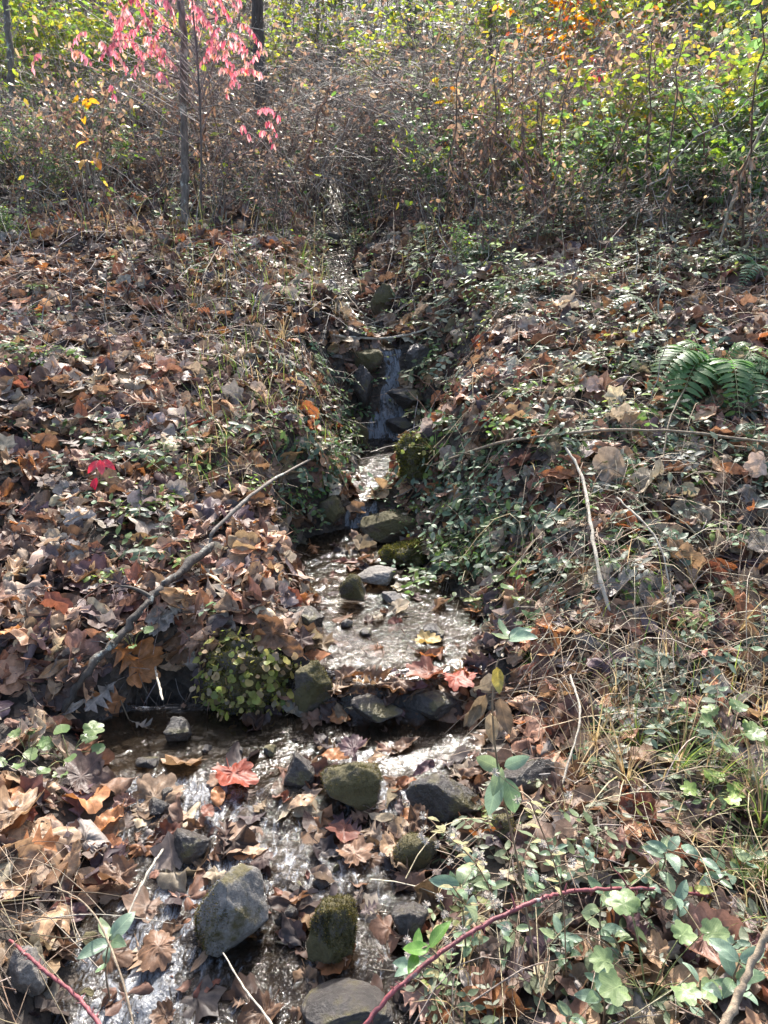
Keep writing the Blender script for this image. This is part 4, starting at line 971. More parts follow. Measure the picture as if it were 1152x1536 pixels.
# ferns
def frond(base, tip, sag, ln, np_=24, width=.22, col=(.06, .14, .05)):
    mid = (base + tip) / 2 + np.array([0, 0, sag]); s = spline([base, mid, tip], np_ + 2)
    g = Geo(); g.tubes(s[None], np.linspace(.0025, .0008, len(s))[None], 4, (.14, .15, .06), 1)
    L_ = np.linalg.norm(tip - base)
    for side in (-1, 1):
        pos = s[1:-1]; t = s[2:] - s[:-2]; t /= np.linalg.norm(t, axis=1, keepdims=True)
        up = np.array([0, -.25, 1.]); sd = np.cross(t, up); sd /= np.linalg.norm(sd, axis=1, keepdims=True)
        d = sd * side + t * .28 + R.normal(0, .05, t.shape); d[:, 2] -= .12; d /= np.linalg.norm(d, axis=1, keepdims=True)
        n = np.cross(sd, t); n = n - d * np.sum(n * d, 1, keepdims=True); n /= np.linalg.norm(n, axis=1, keepdims=True)
        f = np.linspace(0, 1, np_); sc = L_ * width * np.sin(PI * (.12 + .86 * f)) ** .7 * (1 - .45 * f)
        m = np.stack([d, np.cross(n, d), n], -1) * sc[:, None, None] * np.array([1, 1.0, 1])[None, None]
        g.inst(bend(oval_leaf(.14, 6, .7, (-1, 0, 1)), .5, -.4, .02, 3), pos, m, np.array([col]) * R.uniform(.8, 1.25, (np_, 1)))
    return g
def fern(label, bx, by, tips, col, width=.2, dz=0.0, sag=.10):
    q = at(bx, by, dz); r = empty('fern', q, label, 'fern')
    for (tx, ty, dy) in tips:
        t = P(tx, ty, q[1] - dy); L_ = np.linalg.norm(t - q)
        fg = frond(np.zeros(3), t - q, sag * L_ * 3, L_, int(16 + 14 * L_), width, col)
        fg.build('frond', [M_GRN, M_STEM], r)
    return r
fern('large dark green fern with arching fronds on the upper right bank', 1075, 560, [(1000, 650, .45), (968, 590, .3), (1005, 528, .1), (1060, 505, .0), (1110, 625, .5), (1130, 515, .05), (1175, 560, .15), (1165, 660, .4), (1210, 610, .2)], (.10, .19, .07), .30)
fern('pale frosted looking fern above the large dark green fern', 1000, 500, [(900, 468, .15), (950, 470, 0), (1040, 490, .1), (1000, 455, -.1)], (.17, .21, .15), .2)
fern('fern at the right edge with grey green fronds', 1150, 420, [(1080, 400, .1), (1105, 440, .3), (1170, 470, .3), (1140, 380, -.1), (1200, 400, 0)], (.10, .18, .10), .22)
fern('small fern frond on the right bank above the broad tan leaf', 1050, 775, [(1046, 830, .08), (1010, 770, .02)], (.09, .18, .06), .3, .05)
fern('low fern among creeper beside the upper stream on the right bank', 740, 395, [(690, 392, .1), (715, 382, 0), (780, 388, .05), (760, 400, .2)], (.08, .16, .10), .22)
fern('fern at the right edge under the large dark green fern', 1150, 665, [(1100, 655, .1), (1130, 690, .2), (1180, 650, 0)], (.08, .16, .09), .22)

# grass tufts, creeping sprigs, dry stalks: one of a kind, then copies
def proto_grass(n, h, cols, w8, seed):
    g = Geo(); an = R.uniform(0, 6.28, n); hh = h * R.uniform(.5, 1.2, n); t = np.linspace(0, 1, 6); le = hh * R.uniform(.2, .9, n)
    X = np.cos(an)[:, None] * (le[:, None] * t ** 2 + .01); Y = np.sin(an)[:, None] * (le[:, None] * t ** 2 + .01); Z = hh[:, None] * (t - .4 * t ** 2 * R.uniform(.2, 1.7, n)[:, None])
    pa = np.stack([X, Y, Z], -1); sd = np.stack([-np.sin(an), np.cos(an), 0 * an], -1)[:, None] * (.0022 * np.array([1, .95, .85, .7, .45, .05]))[None, :, None]
    V = np.stack([pa - sd, pa + sd], 2).reshape(n, 12, 3); F = []
    for i in range(5): a = i * 2; F += [(a, a + 1, a + 3), (a, a + 3, a + 2)]
    g.add(V.reshape(-1, 3), (np.array(F)[None] + (np.arange(n) * 12)[:, None, None]).reshape(-1, 3), None, np.repeat(pal(cols, w8, n), 12, 0))
    return g.mesh('grass_tuft', [M_GRN])
GT = [proto_grass(40, .22, GRASS, [3, 3, 1, 1.5], 1), proto_grass(24, .24, GRASS, [.5, .4, 2, 4], 2), proto_grass(18, .2, GRASS, [3, 2, 1.5, 2], 3)]
GTN = ['green grass tuft', 'dry straw grass tuft', 'mixed green and dry grass tuft']
for (px, py, k, s) in [(1010, 1165, 0, 1), (1060, 1190, 0, .9), (960, 1130, 0, .8), (1140, 1250, 0, 1.1), (1120, 1200, 1, 1), (890, 1130, 1, 1.1), (940, 1180, 1, 1), (860, 1180, 1, .9), (920, 1060, 1, .9), (1000, 1020, 1, 1),
                       (400, 620, 2, 1.2), (360, 560, 2, 1.1), (420, 520, 1, 1.1), (380, 470, 2, 1.3), (440, 460, 2, 1), (450, 400, 0, 1), (340, 690, 2, 1), (470, 690, 1, 1), (420, 740, 1, 1), (330, 440, 1, 1.2), (640, 640, 2, 1), (655, 690, 0, .8),
                       (700, 870, 1, .8), (880, 960, 2, .7), (840, 1240, 1, .6), (1145, 1330, 0, .8), (1110, 1310, 1, .8), (620, 380, 1, 1.3), (690, 300, 1, 1.5), (800, 1000, 2, .6), (1040, 890, 1, .9), (1100, 960, 1, 1)]:
    q = at(px, py, 0, False); o = bpy.data.objects.new('grass_tuft', GT[k]); COL.objects.link(o); o.location = q; o.rotation_euler = (random.uniform(.0, .35), random.uniform(-.2, .2), random.uniform(0, 6)); o.scale = (s, s, s)
    tag(o, GTN[k], 'grass', 'grass tufts on the banks', True)

def proto_sprig(n, ls, cols, wts, tmpl_round=False, L_=.2, ns=4):
    r = empty('creeping_sprig'); g = Geo(); base = np.zeros((ns, 3)); nr = np.tile([[0, 0, 1.]], (ns, 1))
    gs = Geo(); yaw = R.uniform(0, 6.28, ns)
    vine_geo(g, base, yaw, nr, np.full(ns, L_), n, np.full(ns, ls), pal(cols, wts, ns), 0, 1, .45)
    g.build('foliage', [M_GRN, M_STEM], r); r['category'] = 'plant'
    return r
SPR = [proto_sprig(10, .045, BG, BGW), proto_sprig(10, .040, GREENS, GREENW), proto_sprig(8, .036, [(.18, .26, .06), (.14, .22, .06)], [1, 1]), proto_sprig(10, .05, [(.15, .19, .14), (.12, .17, .12)], [1, 1])]
SPN = ['blue green creeping sprig', 'dark green creeping sprig', 'yellow green creeping sprig', 'silvery green creeping sprig']
def used_first(i, cache={}):
    return cache.setdefault(i, 0)
first = [True] * 4
SR = [((660, 1140, 560, 860), 70), ((640, 780, 740, 890), 18), ((420, 540, 560, 760), 22), ((100, 400, 660, 800), 16), ((640, 1140, 380, 560), 50), ((0, 120, 420, 560), 10), ((60, 330, 800, 880), 4), ((860, 1150, 900, 1120), 14)]
for (x0, x1, y0, y1), n in SR:
    for _ in range(n):
        q = at(random.uniform(x0, x1), random.uniform(y0, y1), .03, False)
        k = random.choice([0, 1, 2, 3, 2, 1] if x0 > 600 else [1, 2, 2, 1]); nr = Hn(np.array([q[0]]), np.array([q[1]]), .08)[0]
        rot = Vector((0, 0, 1)).rotation_difference(Vector(nr * .7 + np.array([0, 0, .3]))).to_euler(); rot.rotate_axis('Z', random.uniform(0, 6.28))
        s = random.uniform(.7, 1.25)
        if first[k]:
            first[k] = False; r = SPR[k]; r.location = q; r.rotation_euler = rot; r.scale = (s, s, s); tag(r, SPN[k], 'plant', 'creeping sprigs on the banks', True)
        else: dup(SPR[k], q, rot, s, SPN[k], 'creeping sprigs on the banks')

# seed heads of a withered aster in the foreground
def aster(label, px, py, top, n=9):
    q = at(px, py); t = P(top[0], top[1], q[1] - .08); r = empty('withered_aster', q, label, 'plant'); g = Geo(); s = spline([q, (q + t) / 2 + np.array([.02, 0, .03]), t], 14) - q
    g.tubes(s[None], np.full((1, 14), .0014), 4, (.25, .16, .10)); h = Geo()
    for k in range(n):
        b = s[6 + k % 8]; e = b + np.array([random.uniform(-.07, .07), random.uniform(-.05, .05), random.uniform(.0, .05)])
        g.tubes(np.linspace(b, e, 4)[None], np.full((1, 4), .0008), 3, (.28, .2, .13))
        m = 46; d = R.normal(0, 1, (m, 3)); d /= np.linalg.norm(d, axis=1, keepdims=True)
        h = Geo(); h.tubes(e + d[:, None] * np.linspace(0, .009, 3)[None, :, None], np.full((m, 3), .00045), 3, pal([(.62, .56, .48)], [1], m)); h.build('seed_head', M_STEM, r)
        g.inst(TINY[1], np.array([b]), basis(np.array([[0, 0, 1.]]), np.array([random.uniform(0, 6)]), np.array([.03])), np.array([(.22, .2, .08)]))
    g.build('stem', M_STEM, r)
aster('withered aster with pale fluffy seed heads below the tall sprout', 720, 1480, (680, 1330), 12)
aster('withered aster with fluffy seed heads right of the riffle bottom', 640, 1530, (650, 1400), 12)
aster('withered aster leaning left over the riffle near the long dark stone', 760, 1400, (640, 1225), 14)
aster('withered aster with fluffy heads beside the tall sprout', 850, 1480, (795, 1200), 8)
# ------------------------------------------------------------------ the brush on the slope behind
GREY = [(.34, .30, .26), (.10, .08, .07), (.46, .41, .35), (.20, .135, .10)]
def arc_stems(n, h, lean, seed, droop=.5, az=None, k=9, spread=.1, curl=.3):
    an = R.uniform(0, 6.28, n) if az is None else R.normal(az, .6, n)
    t = np.linspace(0, 1, k); hh = h * R.uniform(.55, 1.15, n); le = lean * hh * R.uniform(.3, 1.4, n)
    bx = R.normal(0, spread, n); by = R.normal(0, spread, n)
    a2 = an[:, None] + curl * R.normal(0, 1, n)[:, None] * t
    X = bx[:, None] + np.cos(a2) * le[:, None] * t ** 1.6; Y = by[:, None] + np.sin(a2) * le[:, None] * t ** 1.6
    dr = droop * R.uniform(0, 1.3, n)
    Z = hh[:, None] * (t - dr[:, None] * t ** 2.2 * .7)
    Pt = np.stack([X, Y, Z], -1); Pt[:, 1:-1] += R.normal(0, .012 * h, Pt[:, 1:-1].shape)
    return Pt

def branchlets(Pt, m, ln, f0=.3):
    """m side twigs per stem"""
    N, k = Pt.shape[:2]; i = np.repeat(np.arange(N), m); f = R.uniform(f0, .98, N * m) * (k - 1); a = f.astype(int); w = (f - a)[:, None]
    b = Pt[i, a] * (1 - w) + Pt[i, np.minimum(a + 1, k - 1)] * w
    d = R.normal(0, 1, (N * m, 3)); d[:, 2] = np.abs(d[:, 2]) * .7; d /= np.linalg.norm(d, axis=1, keepdims=True)
    L_ = ln * R.uniform(.4, 1.3, N * m); t = np.linspace(0, 1, 5)
    Q = b[:, None] + d[:, None] * (L_[:, None] * t)[..., None]; Q[:, :, 2] -= (.35 * L_[:, None] * t ** 2)
    return Q

def leaves_on(g, Q, per, ls, cols, wts, tm, droop=.5, keep=1.0):
    N, k = Q.shape[:2]
    for j in range(per):
        f = R.uniform(.2, 1., N) * (k - 1); a = np.minimum(f.astype(int), k - 2); w = (f - a)[:, None]
        s = R.rand(N) < keep
        p = Q[np.arange(N), a] * (1 - w) + Q[np.arange(N), a + 1] * w
        d = R.normal(0, 1, (N, 3)); d[:, 2] = d[:, 2] * .3 - droop; d /= np.linalg.norm(d, axis=1, keepdims=True)
        n = R.normal(0, .6, (N, 3)) + np.array([0, -.3, 1.]); n = n - d * np.sum(n * d, 1, keepdims=True); n /= np.linalg.norm(n, axis=1, keepdims=True)
        m = np.stack([d, np.cross(n, d), n], -1) * (ls * R.uniform(.6, 1.3, N))[:, None, None]
        g.inst(tm[j % len(tm)], p[s], m[s], pal(cols, wts, N)[s])

def proto_shrub(name, h, nst, lean, twigs, tl, per, ls, cols, wts, keep=1., droop=.4, ldroop=.4, stemc=GREY, r=.006, tm=None):
    ro = empty(name); ro['category'] = 'shrub'
    Pt = arc_stems(nst, h, lean, 0, droop); g = Geo()
    g.tubes(Pt, np.linspace(1, .3, Pt.shape[1])[None] * r * R.uniform(.5, 1.2, (nst, 1)), 4, pal(stemc, [1] * len(stemc), nst))
    Q = branchlets(Pt, twigs, tl); g.tubes(Q, np.linspace(1, .4, 5)[None] * r * .3 * np.ones((len(Q), 1)), 3, pal(stemc, [1] * len(stemc), len(Q)))
    Q2 = branchlets(Q, 2, tl * .5, .2); g.tubes(Q2, np.linspace(1, .4, 5)[None] * r * .18 * np.ones((len(Q2), 1)), 3, pal(stemc, [1] * len(stemc), len(Q2)))
    g.build('stem', M_STEM, ro)
    if per:
        f = Geo(); leaves_on(f, np.concatenate([Q, Q2]), per, ls, cols, wts, tm or SMALL, ldroop, keep); f.build('foliage', M_GRN, ro)
    return ro
YG = [(.24, .30, .055), (.34, .33, .055), (.15, .235, .05), (.38, .30, .07)]
BROWNL = [(.26, .17, .12), (.17, .11, .085), (.36, .26, .18)]
ORG = [(.52, .20, .04), (.55, .30, .05), (.42, .10, .05), (.45, .36, .06)]
SHR = {
 'bare': proto_shrub('bare_shrub', 1.7, 26, .75, 7, .35, 1, .06, BROWNL, [2, 2, 1], .25, .75),
 'yellow': proto_shrub('yellow_green_shrub', 1.7, 10, .45, 12, .35, 2, .085, YG, [3, 2, 2, 1], .8),
 'green': proto_shrub('green_shrub', 1.5, 12, .6, 10, .35, 2, .078, [(.10, .18, .06), (.15, .23, .09), (.17, .21, .14), (.24, .30, .06)], [3, 3, 2, 1], .85, .6),
 'orange': proto_shrub('orange_leaved_shrub', 1.6, 9, .4, 12, .32, 2, .09, ORG, [3, 2, 1.5, 1], .75),
 'brown': proto_shrub('withered_shrub', 1.5, 14, .45, 9, .28, 1, .08, BROWNL, [2, 2, 1], .6, .4, .9),
}
STEXT = {'bare': 'bare grey arching shrub', 'yellow': 'yellow green leaved shrub', 'green': 'green leaved shrub', 'orange': 'orange leaved shrub', 'brown': 'shrub with withered brown leaves'}
SNAME = {'bare': 'bare_shrub', 'yellow': 'yellow_green_shrub', 'green': 'green_shrub', 'orange': 'orange_leaved_shrub', 'brown': 'withered_shrub'}
usedS = set()
def put_shrub(kind, px, py, s, lean=0., dy=0.):
    q = at(px, py, -.03, False); rot = (random.uniform(-.12, .12), lean + random.uniform(-.1, .1), random.uniform(0, 6.28))
    if kind not in usedS:
        usedS.add(kind); r = SHR[kind]; r.location = q; r.rotation_euler = rot; r.scale = (s, s, s); tag(r, STEXT[kind], 'shrub', 'shrubs on the slope behind', True)
    else: dup(SHR[kind], q, rot, s, STEXT[kind], 'shrubs on the slope behind')
J = random.uniform
for px in (430, 480, 540, 590, 640, 690, 610, 520): put_shrub('bare', px + J(-15, 15), 265 + J(-50, 40), J(.75, 1.1))
for px in (300, 350, 400, 450, 560, 660): put_shrub('bare', px, 215 + J(-40, 20), J(.9, 1.3))
for px in (20, 80, 140, 200, 330, 390): put_shrub('bare', px, 220 + J(-30, 70), J(.5, .8))
for px in (740, 820, 900, 1000, 1080): put_shrub('bare', px, 250 + J(-60, 40), J(.6, .9))
for px in (10, 50, 90, 130, 170, 220, 30, 110, 200, 370, 430): put_shrub('yellow', px + J(-15, 15), J(110, 180), J(.7, 1.1))
for px in (500, 560, 620, 680, 740, 800, 860, 920, 980, 1040, 1100, 1150): put_shrub(random.choice(['yellow', 'yellow', 'green']), px + J(-20, 20), J(60, 170), J(.8, 1.3))
for px in (700, 770, 850, 930, 1010, 1090, 1150, 660): put_shrub('green', px + J(-20, 20), J(180, 320), J(.5, .8))
for px in (0, 60, 150, 100): put_shrub('green', px + J(-20, 20), J(210, 300), J(.35, .55))
for px in (800, 840, 880, 930): put_shrub('orange', px + J(-15, 15), J(110, 170), J(.7, 1.1))
for px in (690, 720, 760, 800, 850, 900, 940, 1000, 1050, 1110, 250, 150, 330, 60): put_shrub('brown', px + J(-20, 20), J(170, 320), J(.6, 1.))
for k in range(26): put_shrub(random.choice(['bare', 'yellow', 'green', 'green', 'bare']), J(-20, 1170), J(5, 80), J(1., 1.7))
for px, py, k_, s_ in [(660, 300, 'green', .7), (720, 330, 'brown', .6), (790, 300, 'yellow', .7), (850, 340, 'green', .6), (905, 290, 'yellow', .9), (960, 330, 'green', .8), (1030, 300, 'yellow', .8), (1085, 340, 'green', .8), (1140, 290, 'yellow', 1.), (1000, 370, 'bare', .5), (900, 380, 'bare', .45),
                       (760, 390, 'bare', .45), (820, 370, 'brown', .5), (640, 350, 'bare', .5), (580, 320, 'bare', .6), (1110, 390, 'brown', .5), (700, 400, 'green', .3), (30, 270, 'bare', .5), (110, 300, 'bare', .45), (180, 260, 'green', .4), (240, 300, 'bare', .5), (330, 330, 'bare', .5), (380, 310, 'brown', .5),
                       (420, 340, 'bare', .5), (60, 330, 'bare', .35), (10, 360, 'green', .3), (450, 300, 'bare', .7)]: put_shrub(k_, px, py, s_)
put_shrub('green', 1130, 330, .9); put_shrub('yellow', 1120, 240, 1.0); put_shrub('green', 1180, 260, 1.2); put_shrub('yellow', 1190, 200, 1.2)

# tall dry weed stalks with hanging leaves
def proto_stalk(h, n, ls, seed):
    ro = empty('dry_weed_stalk'); ro['category'] = 'weed'; Pt = arc_stems(1, h, .12, seed, .1, curl=1.); g = Geo(); g.tubes(Pt, np.linspace(.009, .004, 9)[None], 5, (.12, .075, .05))
    Q = branchlets(Pt, 5, .18, .5); g.tubes(Q, np.full((len(Q), 5), .0012), 3, (.18, .12, .08)); g.build('stem', M_STEM, ro)
    f = Geo(); t = np.tile(Pt, (n, 1, 1)); leaves_on(f, t, 1, ls, BROWNL, [2, 2, 1], [bend(NARROW, 2.2, .8, .12, seed, .8)], 1.8)
    f.build('foliage', M_PIN, ro); return ro
STK = [proto_stalk(1.5, 22, .085, 1), proto_stalk(1.2, 16, .08, 2), proto_stalk(1.7, 44, .10, 3)]
fs = [True] * 3
for k in range(84):
    px, py = (J(640, 1152), J(200, 400)) if k < 62 else (J(100, 640), J(180, 330))
    if k == 0: px, py = 765, 345
    if k == 1: px, py = 755, 350
    if k == 2: px, py = 770, 335
    q = at(px, py, -.02, False); s = J(.6, 1.05) * (1.0 if k > 2 else 1.25); i = random.randrange(3) if k > 2 else 2; rot = (J(-.2, .2), J(-.25, .25), J(0, 6.28))
    if fs[i]: fs[i] = False; r = STK[i]; r.location = q; r.rotation_euler = rot; r.scale = (s,) * 3; tag(r, 'dry brown weed stalk', 'weed', 'dry weed stalks on the slope', True)
    else: dup(STK[i], q, rot, s, 'dry brown weed stalk', 'dry weed stalks on the slope')

# arching canes, each one a thing
CN = []
for k in range(6):
    g = Geo(); Pt = arc_stems(1, 1.8, .9, k, .9, az=0., k=16, spread=0, curl=.4); g.tubes(Pt, np.linspace(.0085, .003, 16)[None], 5, [GREY[0], (.14, .09, .08), GREY[2], GREY[1], (.22, .10, .09), GREY[0]][k]); Q = branchlets(Pt, 6, .25); g.tubes(Q, np.full((len(Q), 5), .001), 3, GREY[(k + 1) % 4])
    CN.append(g.mesh('arching_cane', [M_STEM]))
for k in range(95):
    px, py = random.choice([(J(360, 720), J(230, 350)), (J(360, 720), J(230, 350)), (J(0, 360), J(200, 330)), (J(700, 1152), J(220, 380))])
    q = at(px, py, -.02, False); o = bpy.data.objects.new('arching_cane', CN[k % 6]); COL.objects.link(o); o.location = q
    o.rotation_euler = (J(-.2, .2), J(-.2, .2), random.choice([J(-.7, .7), J(2.4, 3.8)])); s = J(.5, 1.1); o.scale = (s, s, s)
    tag(o, 'thin bare arching cane', 'cane', 'arching canes in the brush', True)
for k in range(14):
    px, py = [(30, 420), (95, 470), (200, 480), (300, 520), (60, 330), (370, 560), (520, 380), (690, 470), (850, 430), (740, 620), (1010, 480), (970, 650), (130, 400), (430, 610)][k]
    q = at(px, py, -.02, False); o = bpy.data.objects.new('slim_sapling', CN[k % 6]); COL.objects.link(o); o.location = q; o.rotation_euler = (J(-.1, .1), J(-.75, -.5), J(0, 6)); s = J(.3, .5); o.scale = (s, s, s)
    tag(o, 'slim upright bare stem', 'stem', 'slim stems on the banks', True)

# the mass of brush no one could count
th = Geo()
def thicket(y0, y1, n, x0, x1, h, lean, droop, cols=GREY, r=(.002, .0058), az=None):
    y = R.uniform(y0, y1, n); x = R.uniform(x0, x1, n) * (y * .956 + .3); Pt = arc_stems(n, h, lean, 0, droop, az=az, k=8, spread=.02)
    Pt = Pt + np.stack([x, y, H(x, y)], 1)[:, None]; m = edge(x, y) > .0
    Pt = Pt[m]; n = len(Pt)
    th.tubes(Pt, np.linspace(1, .4, 8)[None] * R.uniform(*r, n)[:, None], 3, pal(cols, [1] * len(cols), n))
    return Pt
a1 = thicket(7.8, 12, 1250, -.62, .62, 1.1, .8, .8)
a2 = thicket(8.0, 11, 800, -.2, .15, 1.3, 1.0, .9)
a3 = thicket(12, 18, 1500, -.62, .62, 1.9, .6, .6, r=(.003, .007))
a4 = thicket(6.3, 8.5, 480, .05, .62, .8, .5, .6)
a5 = thicket(6.8, 8.5, 260, -.62, -.1, .6, .6, .6)
a6 = thicket(4.2, 6.8, 160, -.6, .6, .45, .4, .5)
a9 = thicket(14.5, 22, 900, -.66, .66, 2.6, .45, .4, r=(.004, .009))
a7 = thicket(8.5, 13, 420, .03, .62, 1.6, .35, .3)
a8 = thicket(8.5, 13, 220, -.62, -.2, 1.6, .35, .3)
for A_ in (a1, a3, a7, a9):
    Q = branchlets(A_, 3, .25, .3); th.tubes(Q, np.full((len(Q), 5), .0013), 3, pal(GREY, [1, 1, 1, 1], len(Q)))
o = th.build('undergrowth_stems', M_STEM); o['kind'] = 'stuff'; tag(o, 'dense tangle of thin grey stems filling the slope behind', 'undergrowth')
tl = Geo()
def leafmass(Pt, per, ls, keep):
    px = 576 + Pt[:, 4, 0] / np.maximum(Pt[:, 4, 1] * CP, 1) / K
    Q = branchlets(Pt, 3, .3, .15); pxx = np.repeat(px, 3)
    z = pxx + R.normal(0, 70, len(pxx))
    for lo, hi, cols, w, kp in [(-999, 230, YG + [(.12, .18, .06)] + BROWNL[:2], [1.2, .6, 2, .5, 2.4, .8, .8], .9), (230, 420, BROWNL + YG[:2], [1, 1, 1, .7, .5], .5), (420, 640, BROWNL + GREENS[:2] + YG[:1], [1, 1, 1, 1, .6, .7], .4),
                                (640, 760, YG[:3] + BROWNL + BG[:3], [1.6, 1, 1.2, .6, .6, .6, 1, 1, 1], .9), (760, 960, ORG[:2] + YG + BROWNL + BG[:2], [.7, .5, 1.5, 1.2, 1.5, .7, .7, .5, .7, 1, 1], 1.), (960, 1999, YG + BG + BROWNL[:1], [1., .7, 1.6, .5, 1, 1, 1.4, 1, 1, 1], 1.)]:
        s = (z >= lo) & (z < hi)
        if s.any(): leaves_on(tl, Q[s], per, ls, cols, w, SMALL, .4, keep * kp)
leafmass(a1, 2, .08, .8); leafmass(a7, 2, .09, .9); leafmass(a9, 3, .13, .9); leafmass(a8, 2, .085, .8); leafmass(a3, 3, .115, .85); leafmass(a4, 2, .062, .75); leafmass(a2, 1, .065, .5); leafmass(a5, 1, .06, .6)
o = tl.build('undergrowth_leaves', M_GRN); o['kind'] = 'stuff'; tag(o, 'green, yellow and brown leaves scattered through the brush behind', 'undergrowth')

# ------------------------------------------------------------------ trees
def tree(label, base, path, r0, r1, mat, limbs, name='slender_tree'):
    q = np.array(base); r = empty(name, q, label, 'tree'); g = Geo(); s = spline([q] + path, 40) - q
    rad = np.linspace(r0, r1, 40); rad[:3] *= [1.5, 1.25, 1.1]; g.tubes((s + R.normal(0, .006, s.shape))[None], (rad * (1 + .06 * R.normal(0, 1, 40)))[None], 12); g.build('trunk', mat, r)
    tips = []
    for (f, az, el, ln) in limbs:
        b = s[int(f * 39)]; d = np.array([math.cos(az) * math.cos(el), math.sin(az) * math.cos(el), math.sin(el)]); t = np.linspace(0, 1, 9)[:, None]
        p = b + d * ln * t + np.array([0, 0, -.35 * ln]) * t ** 2 + R.normal(0, .01, (9, 3)); gb = Geo(); gb.tubes(p[None], np.linspace(r1 * .3, r1 * .06, 9)[None], 6); gb.build('limb', mat, r); tips.append(p)
    return r, tips
y0 = at(278, 338)[1]
tr_, tips = tree('slender lichened tree trunk standing left of the stream with pink leaves around it', at(278, 342, -.03), [P(277, 250, y0), P(275, 150, y0 - .03), P(276, 60, y0 - .06), P(270, -40, y0 - .05), P(276, -260, y0)], 0.036, .027, M_BARK,
     [(.3, 2.7, .5, .7), (.38, .3, .4, .8), (.47, 3.3, .4, .9), (.5, 0, .5, .8), (.6, 4.5, .3, .6), (.62, 2.9, .2, .9), (.68, .2, .2, .9)])
y1 = at(395, 262)[1]
tree('dark shaded tree trunk behind the pink leaves', at(395, 262, -.03), [P(392, 160, y1), P(388, 60, y1 + .1), P(385, -60, y1)], .07, .055, M_DBARK, [(.5, .5, .6, .6), (.6, 2.6, .6, .8)])
y2 = at(18, 215)[1]
tree('thin grey tree trunk in the upper left corner', at(22, 215, -.03), [P(18, 140, y2), P(14, 60, y2), P(2, -60, y2)], .04, .03, M_BARK, [(.5, .3, .7, .7)])
y3 = at(735, 120)[1]
for px, lb, w in ((735, 'thin dark sapling behind the orange shrubs', .04), (610, 'thin grey sapling at the top above the stream', .035), (1010, 'dark sapling among yellow leaves at upper right', .035), (215, 'thin sapling left of the lichened trunk', .02), (480, 'thin pale sapling above the bare grey shrubs', .03)):
    y3 = at(px, 110)[1]
    tree(lb, at(px, 110, -.03), [P(px + J(-8, 8), 40, y3), P(px + J(-15, 15), -90, y3)], w, w * .7, M_DBARK if w > .03 else M_BARK, [(.3, J(0, 6), .6, .5), (.5, J(0, 6), .6, .5), (.6, J(0, 6), .5, .6)], 'sapling')

# pink leaved shrub: drooping twigs with paired hanging leaves
yp = y0 - .25
q = at(300, 352, -.02); ro = empty('pink_leaved_shrub', q, 'pink leaved shrub with drooping paired leaves around the lichened trunk', 'shrub'); g = Geo(); f = Geo()
SPRAY = [((150, -30), (190, 15)), ((185, -25), (225, 35)), ((200, 20), (165, 70)), ((170, 45), (215, 78)), ((190, 60), (150, 85)), ((225, 10), (255, 45)), ((240, -20), (262, 30)), ((255, 30), (225, 70)), ((270, -20), (300, 20)), ((285, 20), (325, 50)),
         ((315, -10), (345, 25)), ((330, 40), (312, 70)), ((305, 85), (350, 95)), ((330, 100), (360, 125)), ((345, 110), (390, 108)), ((345, 60), (318, 80)), ((385, 165), (418, 172)), ((398, 182), (415, 200)), ((360, 190), (372, 200)), ((350, 120), (340, 140)),
         ((60, 80), (48, 100)), ((165, 130), (170, 140)), ((240, 75), (250, 85)), ((205, -10), (180, 30)), ((150, 60), (170, 95)), ((215, 55), (240, 72)), ((390, 195), (410, 215)), ((310, 60), (340, 75)), ((320, -20), (335, 10)), ((235, 110), (250, 122))]
SPRAY += [((x, y), (x + random.choice([-1, 1]) * random.uniform(18, 36), y + random.uniform(12, 40))) for x, y in [(random.gauss(255, 75), random.uniform(-30, 85)) for _ in range(26)]]
main = [np.array([0, 0, 0]), P(302, 230, yp) - q, P(298, 120, yp - .1) - q, P(290, 20, yp - .15) - q, P(280, -80, yp - .1) - q]
ms = spline(main, 30); g.tubes(ms[None], np.linspace(.010, .005, 30)[None], 6, (.12, .10, .09))
PINK = [(.70, .24, .29), (.74, .33, .35), (.60, .15, .20), (.76, .45, .42), (.66, .34, .22)]
for (p0, p1) in SPRAY:
    dy = J(-.3, .3); a = P(*p0, yp + dy) - q; b = P(*p1, yp + dy - .05) - q; L_ = np.linalg.norm(b - a)
    tw = spline([a, (a + b) / 2 + np.array([0, 0, .04]), b], 12); g.tubes(tw[None], np.full((1, 12), .002), 4, (.25, .12, .10))
    j = ms[np.argmin(np.linalg.norm(ms - a, axis=1) + 1.2 * np.abs(ms[:, 2] - a[2] + .5))]; lk = spline([j, (j + a) / 2 + np.array([0, 0, .08]), a], 10); g.tubes(lk[None], np.linspace(.003, .0015, 10)[None], 4, (.24, .18, .16))
    m = max(5, int(L_ / .026)); idx = np.linspace(1, 11, m)
    for side in (-1, 1):
        pos = np.stack([np.interp(idx, np.arange(12), tw[:, c]) for c in range(3)], 1)
        d = np.stack([R.normal(.25 * side, .2, m), R.normal(-.1, .25, m), -np.ones(m)], 1); d /= np.linalg.norm(d, axis=1, keepdims=True)
        n = np.stack([R.normal(0, .5, m), -np.ones(m), R.normal(.2, .2, m)], 1); n = n - d * np.sum(n * d, 1, keepdims=True); n /= np.linalg.norm(n, axis=1, keepdims=True)
        f.inst(bend(oval_leaf(.19, 6, .85, (-1, 0, 1)), .9, -.3, .03, 2), pos, np.stack([d, np.cross(n, d), n], -1) * R.uniform(.035, .075, m)[:, None, None], pal(PINK, [3, 2, 1, 2, 1], m))
g.build('stem', M_STEM, ro); f.build('foliage', M_GRN, ro)

